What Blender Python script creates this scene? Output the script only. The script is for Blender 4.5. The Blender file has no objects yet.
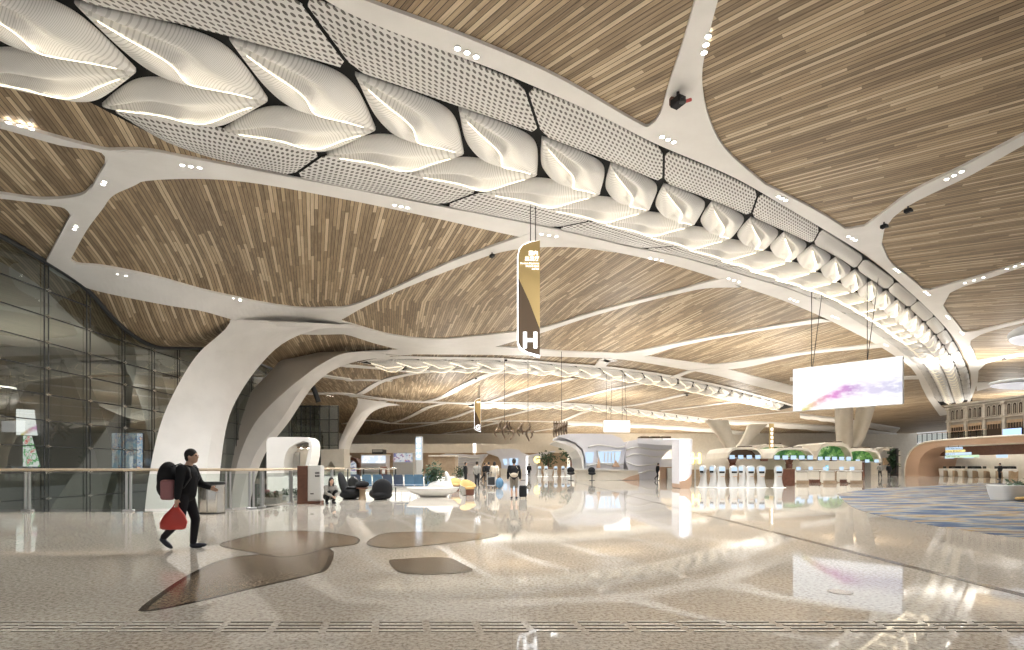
import bpy, math, random
from mathutils import Vector, Matrix
import numpy as np
random.seed(7)
S = bpy.context.scene
COL = S.collection
F, CX, HY, H = 550.0, 512.0, 466.0, 1.42      # focal length (px), principal column, horizon row, eye height (m)
PI = math.pi
V = Vector

# ------------------------------------------------------------------ small maths
def ss(t):
    t = max(0.0, min(1.0, t)); return t * t * (3 - 2 * t)
def lerp(a, b, t): return a + (b - a) * t
def interp(knots, x):
    if x <= knots[0][0]: return knots[0][1]
    for (x0, y0), (x1, y1) in zip(knots, knots[1:]):
        if x <= x1: return lerp(y0, y1, ss((x - x0) / (x1 - x0)) if False else (x - x0) / (x1 - x0))
    return knots[-1][1]
class Pch:                                       # monotone-ish cubic through knots
    def __init__(s, k):
        s.x = [a for a, b in k]; s.y = [b for a, b in k]; n = len(k)
        d = [(s.y[i+1]-s.y[i])/(s.x[i+1]-s.x[i]) for i in range(n-1)]
        s.m = [d[0]] + [(d[i-1]+d[i])/2 for i in range(1, n-1)] + [d[-1]]
    def __call__(s, x):
        X, Y, M = s.x, s.y, s.m
        if x <= X[0]: return Y[0] + M[0]*(x-X[0])
        if x >= X[-1]: return Y[-1] + M[-1]*(x-X[-1])
        i = 0
        while x > X[i+1]: i += 1
        h = X[i+1]-X[i]; t = (x-X[i])/h
        return ((1+2*t)*(1-t)**2*Y[i] + t*(1-t)**2*h*M[i] + t*t*(3-2*t)*Y[i+1] + t*t*(t-1)*h*M[i+1])
def catmull(P, n, closed=False):                 # n samples evenly spaced along a smooth curve through P
    P = [V(p) for p in P]; k = len(P); out = []
    segs = k if closed else k - 1
    for i in range(segs):
        p1, p2 = P[i], P[(i+1) % k]
        p0 = P[(i-1) % k] if closed or i > 0 else p1*2 - p2
        p3 = P[(i+2) % k] if closed or i < k-2 else p2*2 - p1
        d0, d1, d2 = [max(1e-6, x.length**.5) for x in (p1-p0, p2-p1, p3-p2)]
        m1 = ((p1-p0)/d0 - (p2-p0)/(d0+d1) + (p2-p1)/d1)*d1
        m2 = ((p2-p1)/d1 - (p3-p1)/(d1+d2) + (p3-p2)/d2)*d1
        for j in range(16):
            t = j/16
            out.append(p1*(2*t**3-3*t*t+1) + m1*(t**3-2*t*t+t) + p2*(-2*t**3+3*t*t) + m2*(t**3-t*t))
    out.append(P[0] if closed else P[-1])
    L = [0]
    for a, b in zip(out, out[1:]): L.append(L[-1] + (b-a).length)
    res = []; j = 0
    m = n if closed else n - 1
    for i in range(n):
        t = L[-1]*i/m
        while j < len(L)-2 and L[j+1] < t: j += 1
        s = (t-L[j])/max(1e-9, L[j+1]-L[j])
        res.append(out[j].lerp(out[j+1], max(0, min(1, s))))
    return res

# ------------------------------------------------------------------ the hall's geometry
ZF = [(0,15.2),(30,15.0),(35.3,14.5),(39,13.7),(41,12.6),(43,11.8),(46,11.4),(49,11.9),(53.4,12.8),(60,13.4),(76,13.6),(92,15.0),(240,15.0)]
ZFC = Pch(ZF)
XF = -30.0                                       # plane of the glass facade
def ceilz(x, y):                                 # underside of the white ribs
    return lerp(15.6, ZFC(y), ss((-19.0 - x)/11.0))
def at(px, py, D): return V(((px-CX)/F*D, D, H + (HY-py)/F*D))
def flo(px, py, z=0.0):
    D = F*(H-z)/(py-HY); return V(((px-CX)/F*D, D, z))
def cpt(px, py, off=0.0):                        # where a sight line meets the ceiling
    u,w=(px-CX)/F,(HY-py)/F
    g=lambda D: H+w*D-ceilz(u*D,D)-off
    if abs(u)*60<18: D=(15.6+off-H)/w            # flat part of the ceiling
    else:
        D=9.0
        while g(D)<0 and D<600: D*=1.02
    lo,hi=D/1.03,D*1.01
    for _ in range(24):
        m=(lo+hi)/2
        if g(m)<0: lo=m
        else: hi=m
    D=(lo+hi)/2; z=ceilz(u*D,D)
    return V(((px-CX)/F*D, D, z+off))

# ------------------------------------------------------------------ mesh builder
class MB:
    def __init__(s): s.v=[]; s.f=[]; s.mi=[]; s.uv=[]; s.cur=0; s.hasuv=False
    def add(s, vs, fs, uvs=None):
        b = len(s.v); s.v += [tuple(p) for p in vs]
        if uvs: s.hasuv = True
        s.uv += list(uvs) if uvs else [(0,0)]*len(vs)
        for f in fs: s.f.append(tuple(b+i for i in f)); s.mi.append(s.cur)
        return s
    def box(s, c, d, rz=0.0, ch=0.0, tilt=None):
        x,y,z = d[0]/2,d[1]/2,d[2]/2
        R = Matrix.Rotation(rz,3,'Z')
        if tilt: R = R @ Matrix.Rotation(tilt[1],3,tilt[0])
        c = V(c)
        if ch <= 0:
            vs=[(-x,-y,-z),(x,-y,-z),(x,y,-z),(-x,y,-z),(-x,-y,z),(x,-y,z),(x,y,z),(-x,y,z)]
            fs=[(0,3,2,1),(4,5,6,7),(0,1,5,4),(1,2,6,5),(2,3,7,6),(3,0,4,7)]
            return s.add([c+R@V(p) for p in vs], fs)
        ch=min(ch,x*.9,y*.9,z*.9)
        vs=[]; idx={}
        for sx in (-1,1):
            for sy in (-1,1):
                for sz in (-1,1):
                    for a in range(3):
                        p=[sx*x,sy*y,sz*z]
                        for k in range(3):
                            if k!=a: p[k]-= (sx,sy,sz)[k]*ch
                        idx[(sx,sy,sz,a)]=len(vs); vs.append(p)
        fs=[]
        for a in range(3):
            o=[k for k in range(3) if k!=a]
            for sg in (-1,1):
                q=[]
                for u,w in ((-1,-1),(1,-1),(1,1),(-1,1)):
                    k=[0,0,0]; k[a]=sg; k[o[0]]=u; k[o[1]]=w; q.append(idx[(*k,a)])
                if (sg>0) == (a==1): q.reverse()
                fs.append(q)
            for u in (-1,1):
                for w in (-1,1):
                    q=[]
                    for e,b in ((-1,o[0]),(1,o[0]),(1,o[1]),(-1,o[1])):
                        k=[0,0,0]; k[a]=e; k[o[0]]=u; k[o[1]]=w; q.append(idx[(*k,b)])
                    fs.append(q)
        for sx in (-1,1):
            for sy in (-1,1):
                for sz in (-1,1): fs.append([idx[(sx,sy,sz,a)] for a in range(3)])
        return s.add([c+R@V(p) for p in vs], fs)
    def tube(s, pts, r, n=8, cap=True, flat=1.0):
        pts=[V(p) for p in pts]; k=len(pts)
        rs = r if isinstance(r,(list,tuple)) else [r]*k
        vs=[]; fs=[]; nrm=None
        for i,p in enumerate(pts):
            t=(pts[min(k-1,i+1)]-pts[max(0,i-1)]).normalized()
            if nrm is None:
                nrm = t.orthogonal().normalized() if abs(t.z)>.95 else t.cross(V((0,0,1))).normalized()
            nrm=(nrm-t*nrm.dot(t)).normalized(); b=t.cross(nrm)
            for j in range(n):
                a=2*PI*j/n; vs.append(p+(nrm*math.cos(a)+b*math.sin(a)*flat)*rs[i])
        for i in range(k-1):
            for j in range(n):
                fs.append((i*n+j,i*n+(j+1)%n,(i+1)*n+(j+1)%n,(i+1)*n+j))
        if cap: fs.append(tuple(range(n))[::-1]); fs.append(tuple((k-1)*n+j for j in range(n)))
        return s.add(vs,fs)
    def lathe(s, prof, c=(0,0,0), n=20, sx=1.0, sy=1.0, rz=0.0, cap=True):
        c=V(c); vs=[]; fs=[]; k=len(prof)
        for r,z in prof:
            for j in range(n):
                a=2*PI*j/n; p=V((r*sx*math.cos(a),r*sy*math.sin(a),0)); p.rotate(Matrix.Rotation(rz,3,'Z'))
                vs.append(c+p+V((0,0,z)))
        for i in range(k-1):
            for j in range(n): fs.append((i*n+j,i*n+(j+1)%n,(i+1)*n+(j+1)%n,(i+1)*n+j))
        if cap: fs.append(tuple(range(n))[::-1]); fs.append(tuple((k-1)*n+j for j in range(n)))
        return s.add(vs,fs)
    def ell(s, c, r, n=12, m=8, R=None):
        c=V(c); vs=[]; fs=[]
        for i in range(m+1):
            t=PI*i/m
            for j in range(n):
                a=2*PI*j/n; p=V((r[0]*math.sin(t)*math.cos(a),r[1]*math.sin(t)*math.sin(a),r[2]*math.cos(t)))
                vs.append(c+(R@p if R else p))
        for i in range(m):
            for j in range(n):
                if i==0: fs.append((j,n+j,n+(j+1)%n)) if True else 0
                elif i==m-1: fs.append((i*n+j,(i+1)*n+j,i*n+(j+1)%n))
                else: fs.append((i*n+j,(i+1)*n+j,(i+1)*n+(j+1)%n,i*n+(j+1)%n))
        return s.add(vs,fs)
    def prism(s, poly, ext):
        e=V(ext); n=len(poly); vs=[V(p) for p in poly]+[V(p)+e for p in poly]
        fs=[tuple(range(n)),tuple(range(2*n-1,n-1,-1))]
        for i in range(n): fs.append((i,i+n,(i+1)%n+n,(i+1)%n))
        return s.add(vs,fs)
    def grid(s, rows, uvs=None, close=False):
        k=len(rows); n=len(rows[0]); vs=[p for r in rows for p in r]; fs=[]
        for i in range(k-1):
            for j in range(n if close else n-1):
                fs.append((i*n+j,i*n+(j+1)%n,(i+1)*n+(j+1)%n,(i+1)*n+j))
        return s.add(vs,fs,[u for r in uvs for u in r] if uvs else None)
    def loft(s, rings, cap=True):
        k=len(rings); n=len(rings[0]); s.grid(rings,None,True)
        b=len(s.v)-k*n
        if cap:
            s.f.append(tuple(b+j for j in range(n))[::-1]); s.mi.append(s.cur)
            s.f.append(tuple(b+(k-1)*n+j for j in range(n))); s.mi.append(s.cur)
        return s

def mesh_of(name, mb, mats, smooth=False):
    me=bpy.data.meshes.new(name); me.from_pydata(mb.v,[],mb.f)
    for m in (mats if isinstance(mats,(list,tuple)) else [mats]): me.materials.append(m)
    if any(mb.mi): me.polygons.foreach_set('material_index', mb.mi)
    if mb.hasuv:
        l=me.uv_layers.new(name='UVMap'); arr=np.array(mb.uv,dtype=np.float32)
        idx=np.empty(len(me.loops),dtype=np.int32); me.loops.foreach_get('vertex_index',idx)
        l.data.foreach_set('uv',arr[idx].ravel())
    if smooth:
        me.polygons.foreach_set('use_smooth',[True]*len(me.polygons))
        if smooth is not True: 
            try: me.set_sharp_from_angle(angle=math.radians(smooth))
            except Exception: pass
    me.update(); return me
def obj(name, mb, mats, parent=None, smooth=False, world=False, label=None):
    me=mesh_of(name,mb,mats,smooth); o=bpy.data.objects.new(name,me); COL.objects.link(o)
    if parent is not None:
        o.parent=parent
        if world:
            p=parent; off=V((0,0,0))
            while p is not None: off+=p.location; p=p.parent
            me.transform(Matrix.Translation(-off))
    if label: o['label']=label
    return o
def tag(o, label, cat, group=None):
    o['label']=label; o['category']=cat
    if group: o['group']=group
    return o
def thing(name, label, cat, loc=(0,0,0), group=None, rz=0.0):
    o=bpy.data.objects.new(name,None); COL.objects.link(o); o.location=loc; o.rotation_euler=(0,0,rz)
    o.empty_display_size=.2
    return tag(o,label,cat,group)
def struct(name, mb, mats, parent=None, smooth=False):
    o=obj(name,mb,mats,parent,smooth)
    if parent is None: o['kind']='structure'
    return o
def dup(root, loc, rz=0.0, label=None, scale=None, group=None):
    r=root.copy(); COL.objects.link(r); r.location=loc; r.rotation_euler=(0,0,rz)
    if label: r['label']=label
    if group: r['group']=group
    if scale: r.scale=(scale,)*3
    for ch in list(root.children):
        c=ch.copy(); COL.objects.link(c); c.parent=r
        for g in ch.children:
            d=g.copy(); COL.objects.link(d); d.parent=c
    return r
ONES=['','first','second','third','fourth','fifth','sixth','seventh','eighth','ninth','tenth','eleventh','twelfth','thirteenth','fourteenth','fifteenth','sixteenth','seventeenth','eighteenth','nineteenth']
def ordw(n):
    if n<20: return ONES[n]
    t={2:('twentieth','twenty'),3:('thirtieth','thirty'),4:('fortieth','forty'),5:('fiftieth','fifty'),6:('sixtieth','sixty')}[n//10]
    return t[0] if n%10==0 else t[1]+'-'+ONES[n%10]
def text(name, body, size, loc, rot, mat, parent=None, ext=.01, align='CENTER', sx=1.0, bold=0.0):
    c=bpy.data.curves.new(name,'FONT'); c.body=body; c.size=size; c.extrude=ext; c.offset=bold*size; c.align_x=align; c.align_y='CENTER'
    c.materials.append(mat); o=bpy.data.objects.new(name,c); COL.objects.link(o)
    loc=V(loc)
    if parent is not None:
        o.parent=parent; loc=loc-parent.location
    me=bpy.data.meshes.new_from_object(o); me.name=name; bpy.data.objects.remove(o); o=bpy.data.objects.new(name,me); COL.objects.link(o)
    if parent is not None: o.parent=parent
    o.location=loc; o.rotation_euler=rot; o.scale=(sx,1,1)
    return o

# ------------------------------------------------------------------ materials
def mat(name, col, rough=.5, metal=0.0, spec=.5, emit=None, es=0.0):
    m=bpy.data.materials.new(name); m.use_nodes=True
    b=m.node_tree.nodes['Principled BSDF']
    b.inputs['Base Color'].default_value=(*col,1); b.inputs['Roughness'].default_value=rough
    b.inputs['Metallic'].default_value=metal; b.inputs['Specular IOR Level'].default_value=spec
    if emit: b.inputs['Emission Color'].default_value=(*emit,1); b.inputs['Emission Strength'].default_value=es
    return m
class NT:
    def __init__(s,m): s.t=m.node_tree; s.b=s.t.nodes['Principled BSDF']
    def n(s,ty,**kw):
        o=s.t.nodes.new(ty)
        for k,v in kw.items(): setattr(o,k,v)
        return o
    def l(s,a,b): s.t.links.new(a,b)
    def math(s,op,a,b=None,c=None):
        o=s.n('ShaderNodeMath',operation=op)
        for i,x in enumerate((a,b,c)):
            if x is None: continue
            if isinstance(x,(int,float)): o.inputs[i].default_value=x
            else: s.l(x,o.inputs[i])
        return o.outputs[0]
    def ramp(s,fac,stops,mode='LINEAR'):
        o=s.n('ShaderNodeValToRGB'); cr=o.color_ramp; cr.interpolation=mode
        while len(cr.elements)<len(stops): cr.elements.new(.5)
        for e,(p,c) in zip(cr.elements,stops): e.position=p; e.color=(*c,1)
        s.l(fac,o.inputs[0]); return o.outputs[0]
    def mix(s,fac,a,b,mode='MIX'):
        o=s.n('ShaderNodeMix',data_type='RGBA',blend_type=mode)
        for k,x in ((0,fac),(6,a),(7,b)):
            if isinstance(x,(int,float)): o.inputs[k].default_value=x
            elif isinstance(x,tuple): o.inputs[k].default_value=(*x,1)
            else: s.l(x,o.inputs[k])
        return o.outputs[2]
    def noise(s,vec,scale,detail=3,rough=.5):
        o=s.n('ShaderNodeTexNoise'); o.inputs['Scale'].default_value=scale; o.inputs['Detail'].default_value=detail; o.inputs['Roughness'].default_value=rough
        if vec is not None: s.l(vec,o.inputs['Vector'])
        return o.outputs['Fac']
    def col(s,x): s.l(x,s.b.inputs['Base Color'])
def coords(t,kind='Object'):
    return t.n('ShaderNodeTexCoord').outputs[kind]

def m_wood():
    m=mat('wood_ceiling_planks',(.4,.3,.2),.5,0,.35); t=NT(m)
    sep=t.n('ShaderNodeSeparateXYZ'); t.l(coords(t,'UV'),sep.inputs[0]); u,v=sep.outputs[0],sep.outputs[1]
    vv=t.math('DIVIDE',v,.205); row=t.math('FLOOR',vv); fr=t.math('FRACT',vv)
    w1=t.n('ShaderNodeTexWhiteNoise',noise_dimensions='1D'); t.l(row,w1.inputs['W'])
    uu=t.math('ADD',t.math('DIVIDE',u,5.0),t.math('MULTIPLY',w1.outputs[0],13.0)); colm=t.math('FLOOR',uu)
    cb=t.n('ShaderNodeCombineXYZ'); t.l(row,cb.inputs[0]); t.l(colm,cb.inputs[1])
    w2=t.n('ShaderNodeTexWhiteNoise',noise_dimensions='2D'); t.l(cb.outputs[0],w2.inputs['Vector'])
    c=t.ramp(w2.outputs[0],[(0,(.175,.118,.062)),(.22,(.25,.174,.097)),(.45,(.345,.246,.142)),(.66,(.475,.356,.218)),(.82,(.64,.52,.35))],'CONSTANT')
    mp=t.n('ShaderNodeCombineXYZ'); t.l(t.math('MULTIPLY',u,.6),mp.inputs[0]); t.l(t.math('MULTIPLY',v,9.0),mp.inputs[1])
    g=t.noise(mp.outputs[0],1.5,4)
    c=t.mix(.25,c,t.ramp(g,[(.3,(.12,.08,.05)),(.7,(.75,.6,.42))]))
    gr=t.math('LESS_THAN',fr,.14)
    t.col(t.mix(gr,c,(.055,.038,.026)))
    return m
def m_perf(name,base=(.74,.73,.71),hole=(.13,.12,.11),pitch=.25,rad=.30):
    m=mat(name,base,.45); t=NT(m)
    sep=t.n('ShaderNodeSeparateXYZ'); t.l(coords(t,'UV'),sep.inputs[0])
    u=t.math('DIVIDE',sep.outputs[0],pitch); v=t.math('DIVIDE',sep.outputs[1],pitch*1.2)
    odd=t.math('MULTIPLY',t.math('MODULO',t.math('FLOOR',v),2.0),.5)
    fu=t.math('SUBTRACT',t.math('FRACT',t.math('ADD',u,odd)),.5); fv=t.math('SUBTRACT',t.math('FRACT',v),.5)
    d=t.math('SQRT',t.math('ADD',t.math('MULTIPLY',fu,fu),t.math('MULTIPLY',fv,fv)))
    t.col(t.mix(t.math('LESS_THAN',d,rad),base,hole)); return m
def m_leaf():
    m=mat('pleated_white_panel',(.8,.79,.76),.4); t=NT(m)
    sep=t.n('ShaderNodeSeparateXYZ'); t.l(coords(t,'UV'),sep.inputs[0])
    fr=t.math('FRACT',t.math('DIVIDE',sep.outputs[0],.11))
    k=t.math('LESS_THAN',fr,.3)
    t.col(t.mix(k,(.82,.81,.79),(.62,.61,.59)))
    return m
def m_floor():
    m=mat('polished_granite',(.7,.62,.5),.09,0,.5); t=NT(m); P=coords(t)
    n1=t.noise(P,26,5,.72); n2=t.noise(P,11,4,.65); n3=t.noise(P,.35,3,.5)
    c=t.ramp(n1,[(.36,(.15,.125,.105)),(.45,(.44,.395,.335)),(.55,(.64,.60,.535)),(.68,(.79,.76,.70))])
    c=t.mix(t.math('MULTIPLY',t.math('GREATER_THAN',n2,.60),.55),c,(.29,.25,.205))
    c=t.mix(.22,c,t.ramp(n3,[(.3,(.54,.49,.43)),(.7,(.79,.76,.70))]))
    sep=t.n('ShaderNodeSeparateXYZ'); t.l(P,sep.inputs[0])
    fx=t.math('FRACT',t.math('DIVIDE',sep.outputs[0],1.2)); fy=t.math('FRACT',t.math('DIVIDE',sep.outputs[1],1.2))
    j=t.math('MAXIMUM',t.math('LESS_THAN',fx,.004),t.math('LESS_THAN',fy,.004))
    c=t.mix(t.math('MULTIPLY',j,.5),c,(.33,.28,.22))
    t.col(c)
    r=t.math('ADD',t.math('MULTIPLY',n3,.05),.012); t.l(r,t.b.inputs['Roughness'])
    return m
def m_carpet():
    m=mat('woven_carpet',(.5,.5,.5),.95,0,.1); t=NT(m); P=coords(t)
    mp=t.n('ShaderNodeMapping'); mp.inputs['Rotation'].default_value=(0,0,.35); mp.inputs['Scale'].default_value=(.26,.95,1); t.l(P,mp.inputs['Vector'])
    n=t.noise(mp.outputs[0],1.5,4,.6)
    c=t.ramp(n,[(.34,(.02,.04,.10)),(.42,(.045,.085,.17)),(.47,(.15,.18,.22)),(.52,(.33,.31,.27)),(.57,(.30,.18,.05)),(.62,(.11,.14,.19)),(.70,(.025,.045,.11))])
    f=t.noise(P,60,2); t.col(t.mix(.12,c,t.ramp(f,[(.35,(.1,.1,.1)),(.65,(.5,.48,.44))]))); return m
def m_glass(name, tint=(.5,.55,.52), base=.10, gain=1.0):
    m=bpy.data.materials.new(name); m.use_nodes=True; nt=m.node_tree; nt.nodes.clear()
    o=nt.nodes.new('ShaderNodeOutputMaterial'); mx=nt.nodes.new('ShaderNodeMixShader'); tr=nt.nodes.new('ShaderNodeBsdfTransparent'); gl=nt.nodes.new('ShaderNodeBsdfGlossy')
    lw=nt.nodes.new('ShaderNodeLayerWeight'); lw.inputs['Blend'].default_value=.5; fr=nt.nodes.new('ShaderNodeMath'); fr.operation='POWER'; fr.inputs[1].default_value=4.0; nt.links.new(lw.outputs['Facing'],fr.inputs[0])
    ma=nt.nodes.new('ShaderNodeMath'); ma.operation='MULTIPLY_ADD'; ma.inputs[1].default_value=gain; ma.inputs[2].default_value=base; ma.use_clamp=True
    tr.inputs['Color'].default_value=(*tint,1); gl.inputs['Roughness'].default_value=.0; gl.inputs['Color'].default_value=(.74,.76,.74,1)
    L=nt.links.new; L(fr.outputs[0],ma.inputs[0]); L(ma.outputs[0],mx.inputs[0]); L(tr.outputs[0],mx.inputs[1]); L(gl.outputs[0],mx.inputs[2]); L(mx.outputs[0],o.inputs[0])
    return m
def m_screen(name, strength=3.0, scale=1.0):
    # a flowing silk ribbon of violet, pink and yellow on white, as shown on the display (object-space x along, z up, in units of the screen)
    m=mat(name,(.02,.02,.02),.3); t=NT(m)
    sep=t.n('ShaderNodeSeparateXYZ'); t.l(coords(t,'UV'),sep.inputs[0]); u,v=sep.outputs[0],sep.outputs[1]
    nz=t.noise(coords(t,'UV'),3.5,4,.6)
    # centre line of the ribbon
    c0=t.math('ADD',t.math('MULTIPLY',t.math('SINE',t.math('MULTIPLY_ADD',u,5.2,-1.0)),.17),t.math('MULTIPLY_ADD',t.math('POWER',u,2.0),.42,.10))
    c0=t.math('ADD',c0,t.math('MULTIPLY',t.math('SUBTRACT',nz,.5),.22))
    d=t.math('SUBTRACT',v,c0)
    wid=t.math('MULTIPLY_ADD',u,.26,.05)
    k=t.math('SUBTRACT',1.0,t.math('MINIMUM',t.math('DIVIDE',t.math('ABSOLUTE',d),wid),1.0))
    edge=t.math('MULTIPLY',k,t.math('GREATER_THAN',u,.09))
    hue=t.ramp(u,[(.1,(.62,.58,.06)),(.24,(.72,.40,.38)),(.40,(.62,.17,.52)),(.56,(.45,.22,.52)),(.68,(.62,.55,.72)),(1,(.50,.50,.66))])
    fold=t.noise(coords(t,'UV'),11,3,.6)
    a=t.math('MULTIPLY',t.math('POWER',edge,.8),t.math('MULTIPLY_ADD',fold,3.0,-.55))
    a=t.math('MINIMUM',t.math('MAXIMUM',a,0.0),.9)
    c=t.mix(a,(1,.99,.985),hue)
    t.l(c,t.b.inputs['Emission Color']); t.b.inputs['Emission Strength'].default_value=strength
    return m
def m_flora(name, pal, strength=1.5, scale=7):
    m=mat(name,(.02,.02,.02),.3); t=NT(m); n=t.noise(coords(t,'Object'),scale,3,.6)
    t.l(t.ramp(n,pal,'CONSTANT'),t.b.inputs['Emission Color']); t.b.inputs['Emission Strength'].default_value=strength; return m
def m_lines(name,a,b,period=.25,axis=2,duty=.2,rough=.5):
    m=mat(name,a,rough); t=NT(m); sep=t.n('ShaderNodeSeparateXYZ'); t.l(coords(t),sep.inputs[0])
    t.col(t.mix(t.math('LESS_THAN',t.math('FRACT',t.math('DIVIDE',sep.outputs[axis],period)),duty),a,b)); return m
def m_speck(name,a,b,scale=30,rough=.6,lo=.35,hi=.65):
    m=mat(name,a,rough); t=NT(m); t.col(t.ramp(t.noise(coords(t),scale,4,.6),[(lo,a),(hi,b)])); return m

M={}
M['wood']=m_wood(); M['floor']=m_floor(); M['carpet']=m_carpet(); M['leaf']=m_leaf()
M['perf']=m_perf('perforated_panel'); 
M['rib']=m_speck('white_gypsum',(.80,.78,.75),(.85,.83,.80),.6,.5)
M['white']=mat('white_lacquer',(.74,.735,.72),.35)
M['cream']=m_speck('cream_plaster',(.74,.69,.60),(.80,.75,.66),1.2,.6)
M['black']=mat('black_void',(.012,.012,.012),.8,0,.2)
M['blackm']=mat('black_fabric',(.016,.017,.02),.75,0,.3)
M['dark']=mat('dark_metal',(.05,.052,.055),.4,.6)
M['steel']=mat('brushed_steel',(.62,.60,.56),.22,1.0)
M['alu']=mat('satin_aluminium',(.58,.58,.60),.35,.9)
M['railw']=m_speck('oak_handrail',(.58,.46,.32),(.68,.56,.41),6,.4)
M['taupe']=mat('taupe_panel',(.50,.465,.425),.55); M['flank']=mat('shade_toned_flank',(.66,.62,.575),.55)  # flank: white arch face with its shade put into the colour
M['facade']=m_glass('facade_glass',(.50,.54,.51),.13,.9); M['facade2']=m_glass('return_glass',(.6,.63,.6),.45,.5)
M['clear']=m_glass('clear_glass',(.90,.93,.91),.04,.9)
M['led']=mat('warm_led',(1,.9,.7),.5,0,.5,(1.0,.87,.64),3.2)
M['led2']=mat('far_led',(1,.9,.7),.4,0,.5,(1.0,.88,.64),.9)
M['led3']=mat('dim_led',(1,.9,.7),.4,0,.5,(1.0,.88,.64),.5)
M['lens']=mat('downlight_lens',(1,1,1),.4,0,.5,(1.0,.95,.86),14.0)
M['ledw']=mat('white_led',(1,1,1),.4,0,.5,(.93,.96,1.0),1.5)
M['lit']=mat('lit_opal_panel',(.9,.9,.88),.4,0,.5,(1.0,.95,.85),.35)
M['litw']=mat('lit_white_panel',(.9,.9,.9),.4,0,.5,(.95,.97,1.0),1.0)
M['gold']=mat('gold_panel',(.66,.49,.22),.35,.1)
M['bronze']=mat('dark_bronze',(.15,.105,.07),.35,.4)
M['copper']=mat('copper_panel',(.56,.385,.275),.38,.25)
M['brown']=m_speck('brown_timber',(.115,.045,.028),(.16,.066,.04),5,.45)
M['tan']=m_speck('tan_timber',(.36,.26,.17),(.44,.33,.22),4,.5)
M['inlay']=m_speck('brown_granite',(.13,.10,.07),(.29,.225,.16),30,.12)
M['inlayd']=m_speck('dark_granite',(.035,.026,.019),(.08,.06,.044),30,.12)
M['inlayl']=m_speck('tan_granite',(.20,.15,.105),(.36,.285,.21),30,.12); M['bar']=mat('worn_steel',(.40,.38,.34),.38,.8)
M['mach']=mat('machine_white',(.56,.56,.55),.35); M['stone']=m_speck('pale_stone',(.42,.39,.335),(.52,.485,.42),1.5,.8); M['petal']=mat('petal_diffuser',(.8,.8,.84),.4,0,.5,(.92,.93,1.0),.35)
M['skin']=mat('skin',(.62,.40,.29),.55)
M['hair']=mat('black_hair',(.012,.010,.010),.5)
M['grey']=mat('warm_grey',(.42,.41,.39),.5)
M['lgrey']=mat('light_grey',(.62,.62,.61),.5)
M['screen']=m_screen('silk_display',.85)
M['blue']=mat('blue_vinyl',(.085,.20,.34),.4)
M['navy']=mat('navy_vinyl',(.045,.075,.14),.4)
M['red']=mat('red_plastic',(.55,.06,.05),.4)
M['mauve']=mat('mauve_fabric',(.36,.17,.18),.8)
M['leafg']=m_speck('dark_green_leaf',(.012,.035,.014),(.04,.09,.035),9,.5)
M['mural']=m_flora('leaf_mural_screen',[(0,(.01,.05,.015)),(.38,(.03,.14,.03)),(.5,(.16,.34,.08)),(.6,(.5,.66,.36)),(.68,(.05,.2,.06))],.55,.75)
M['mon']=mat('monitor_screen',(.02,.02,.03),.3,0,.5,(.50,.66,.86),.9)
M['lav']=mat('lavender_white_panel',(.74,.74,.79),.35)
M['yel']=mat('yellow_letter',(1,.85,.3),.4,0,.5,(1.0,.80,.22),2.2)

# ------------------------------------------------------------------ camera, world, view
cd=bpy.data.cameras.new('camera'); cam=bpy.data.objects.new('camera',cd); COL.objects.link(cam)
cam.location=(0,0,H); cam.rotation_euler=(PI/2,0,0)
cd.sensor_width=36; cd.lens=F/1024*36; cd.shift_y=(HY-325)/1024; cd.clip_end=1000; cd.clip_start=.05
S.camera=cam
S.view_settings.view_transform='Standard'; S.view_settings.look='None'; S.view_settings.gamma=1.0; S.view_settings.use_curve_mapping=False
S.view_settings.exposure=0.54
w=bpy.data.worlds.new('world'); S.world=w; w.use_nodes=True
w.node_tree.nodes['Background'].inputs[0].default_value=(1.0,.985,.965,1); w.node_tree.nodes['Background'].inputs[1].default_value=.4

# ------------------------------------------------------------------ floor, walls
FP=[(-29.7,-14),(60,-14),(175,60),(175,240),(-72,240),(-72,78),(-29.7,78),(-29.7,62),(-12.8,62),(-12.8,28),(-8.3,28),(-8.3,18.2),(-8.9,17.7),(-12,17.05),(-29.7,17.05)]
b=MB(); b.prism([(x,y,-.6) for x,y in FP],(0,0,.6)); struct('floor',b,M['floor'])
b=MB(); b.box((-20,55,-6.2),(26,110,.4)); struct('floor',b,M['grey'])
b=MB(); b.box((52,241,8),(250,1,26)); struct('wall_back',b,M['cream'])
# carpet
cp=[flo(*p) for p in [(837,494),(862,511),(912,522),(962,530),(1024,539),(1120,552),(1420,600)]]
cpt2=[flo(*p) for p in [(1420,491),(1120,487),(1004,483),(937,485.6),(870,488.5)]]
cc=catmull(cp,14)+catmull(cpt2,10)
b=MB(); b.prism([(p.x,p.y,.001) for p in cc],(0,0,.006)); o=obj('patterned_carpet',b,M['carpet']); tag(o,'blue, gold and cream streaked carpet laid on the granite floor','carpet')
# dark joint strip along the floor and a drain cover
b=MB(); b.box((5.62,34,.001),(.13,58,.004)); struct('trim_1',b,M['inlayd'])
q=flo(840,592); b=MB(); b.lathe([(.09,.001),(.13,.001),(.13,.005),(.09,.005)],(q.x,q.y,0),28); b.lathe([(.0,.001),(.085,.001),(.085,.004)],(q.x,q.y,0),28)
tag(obj('floor_drain',b,M['steel']),'small round metal floor box set in the granite','floor box')
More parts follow.
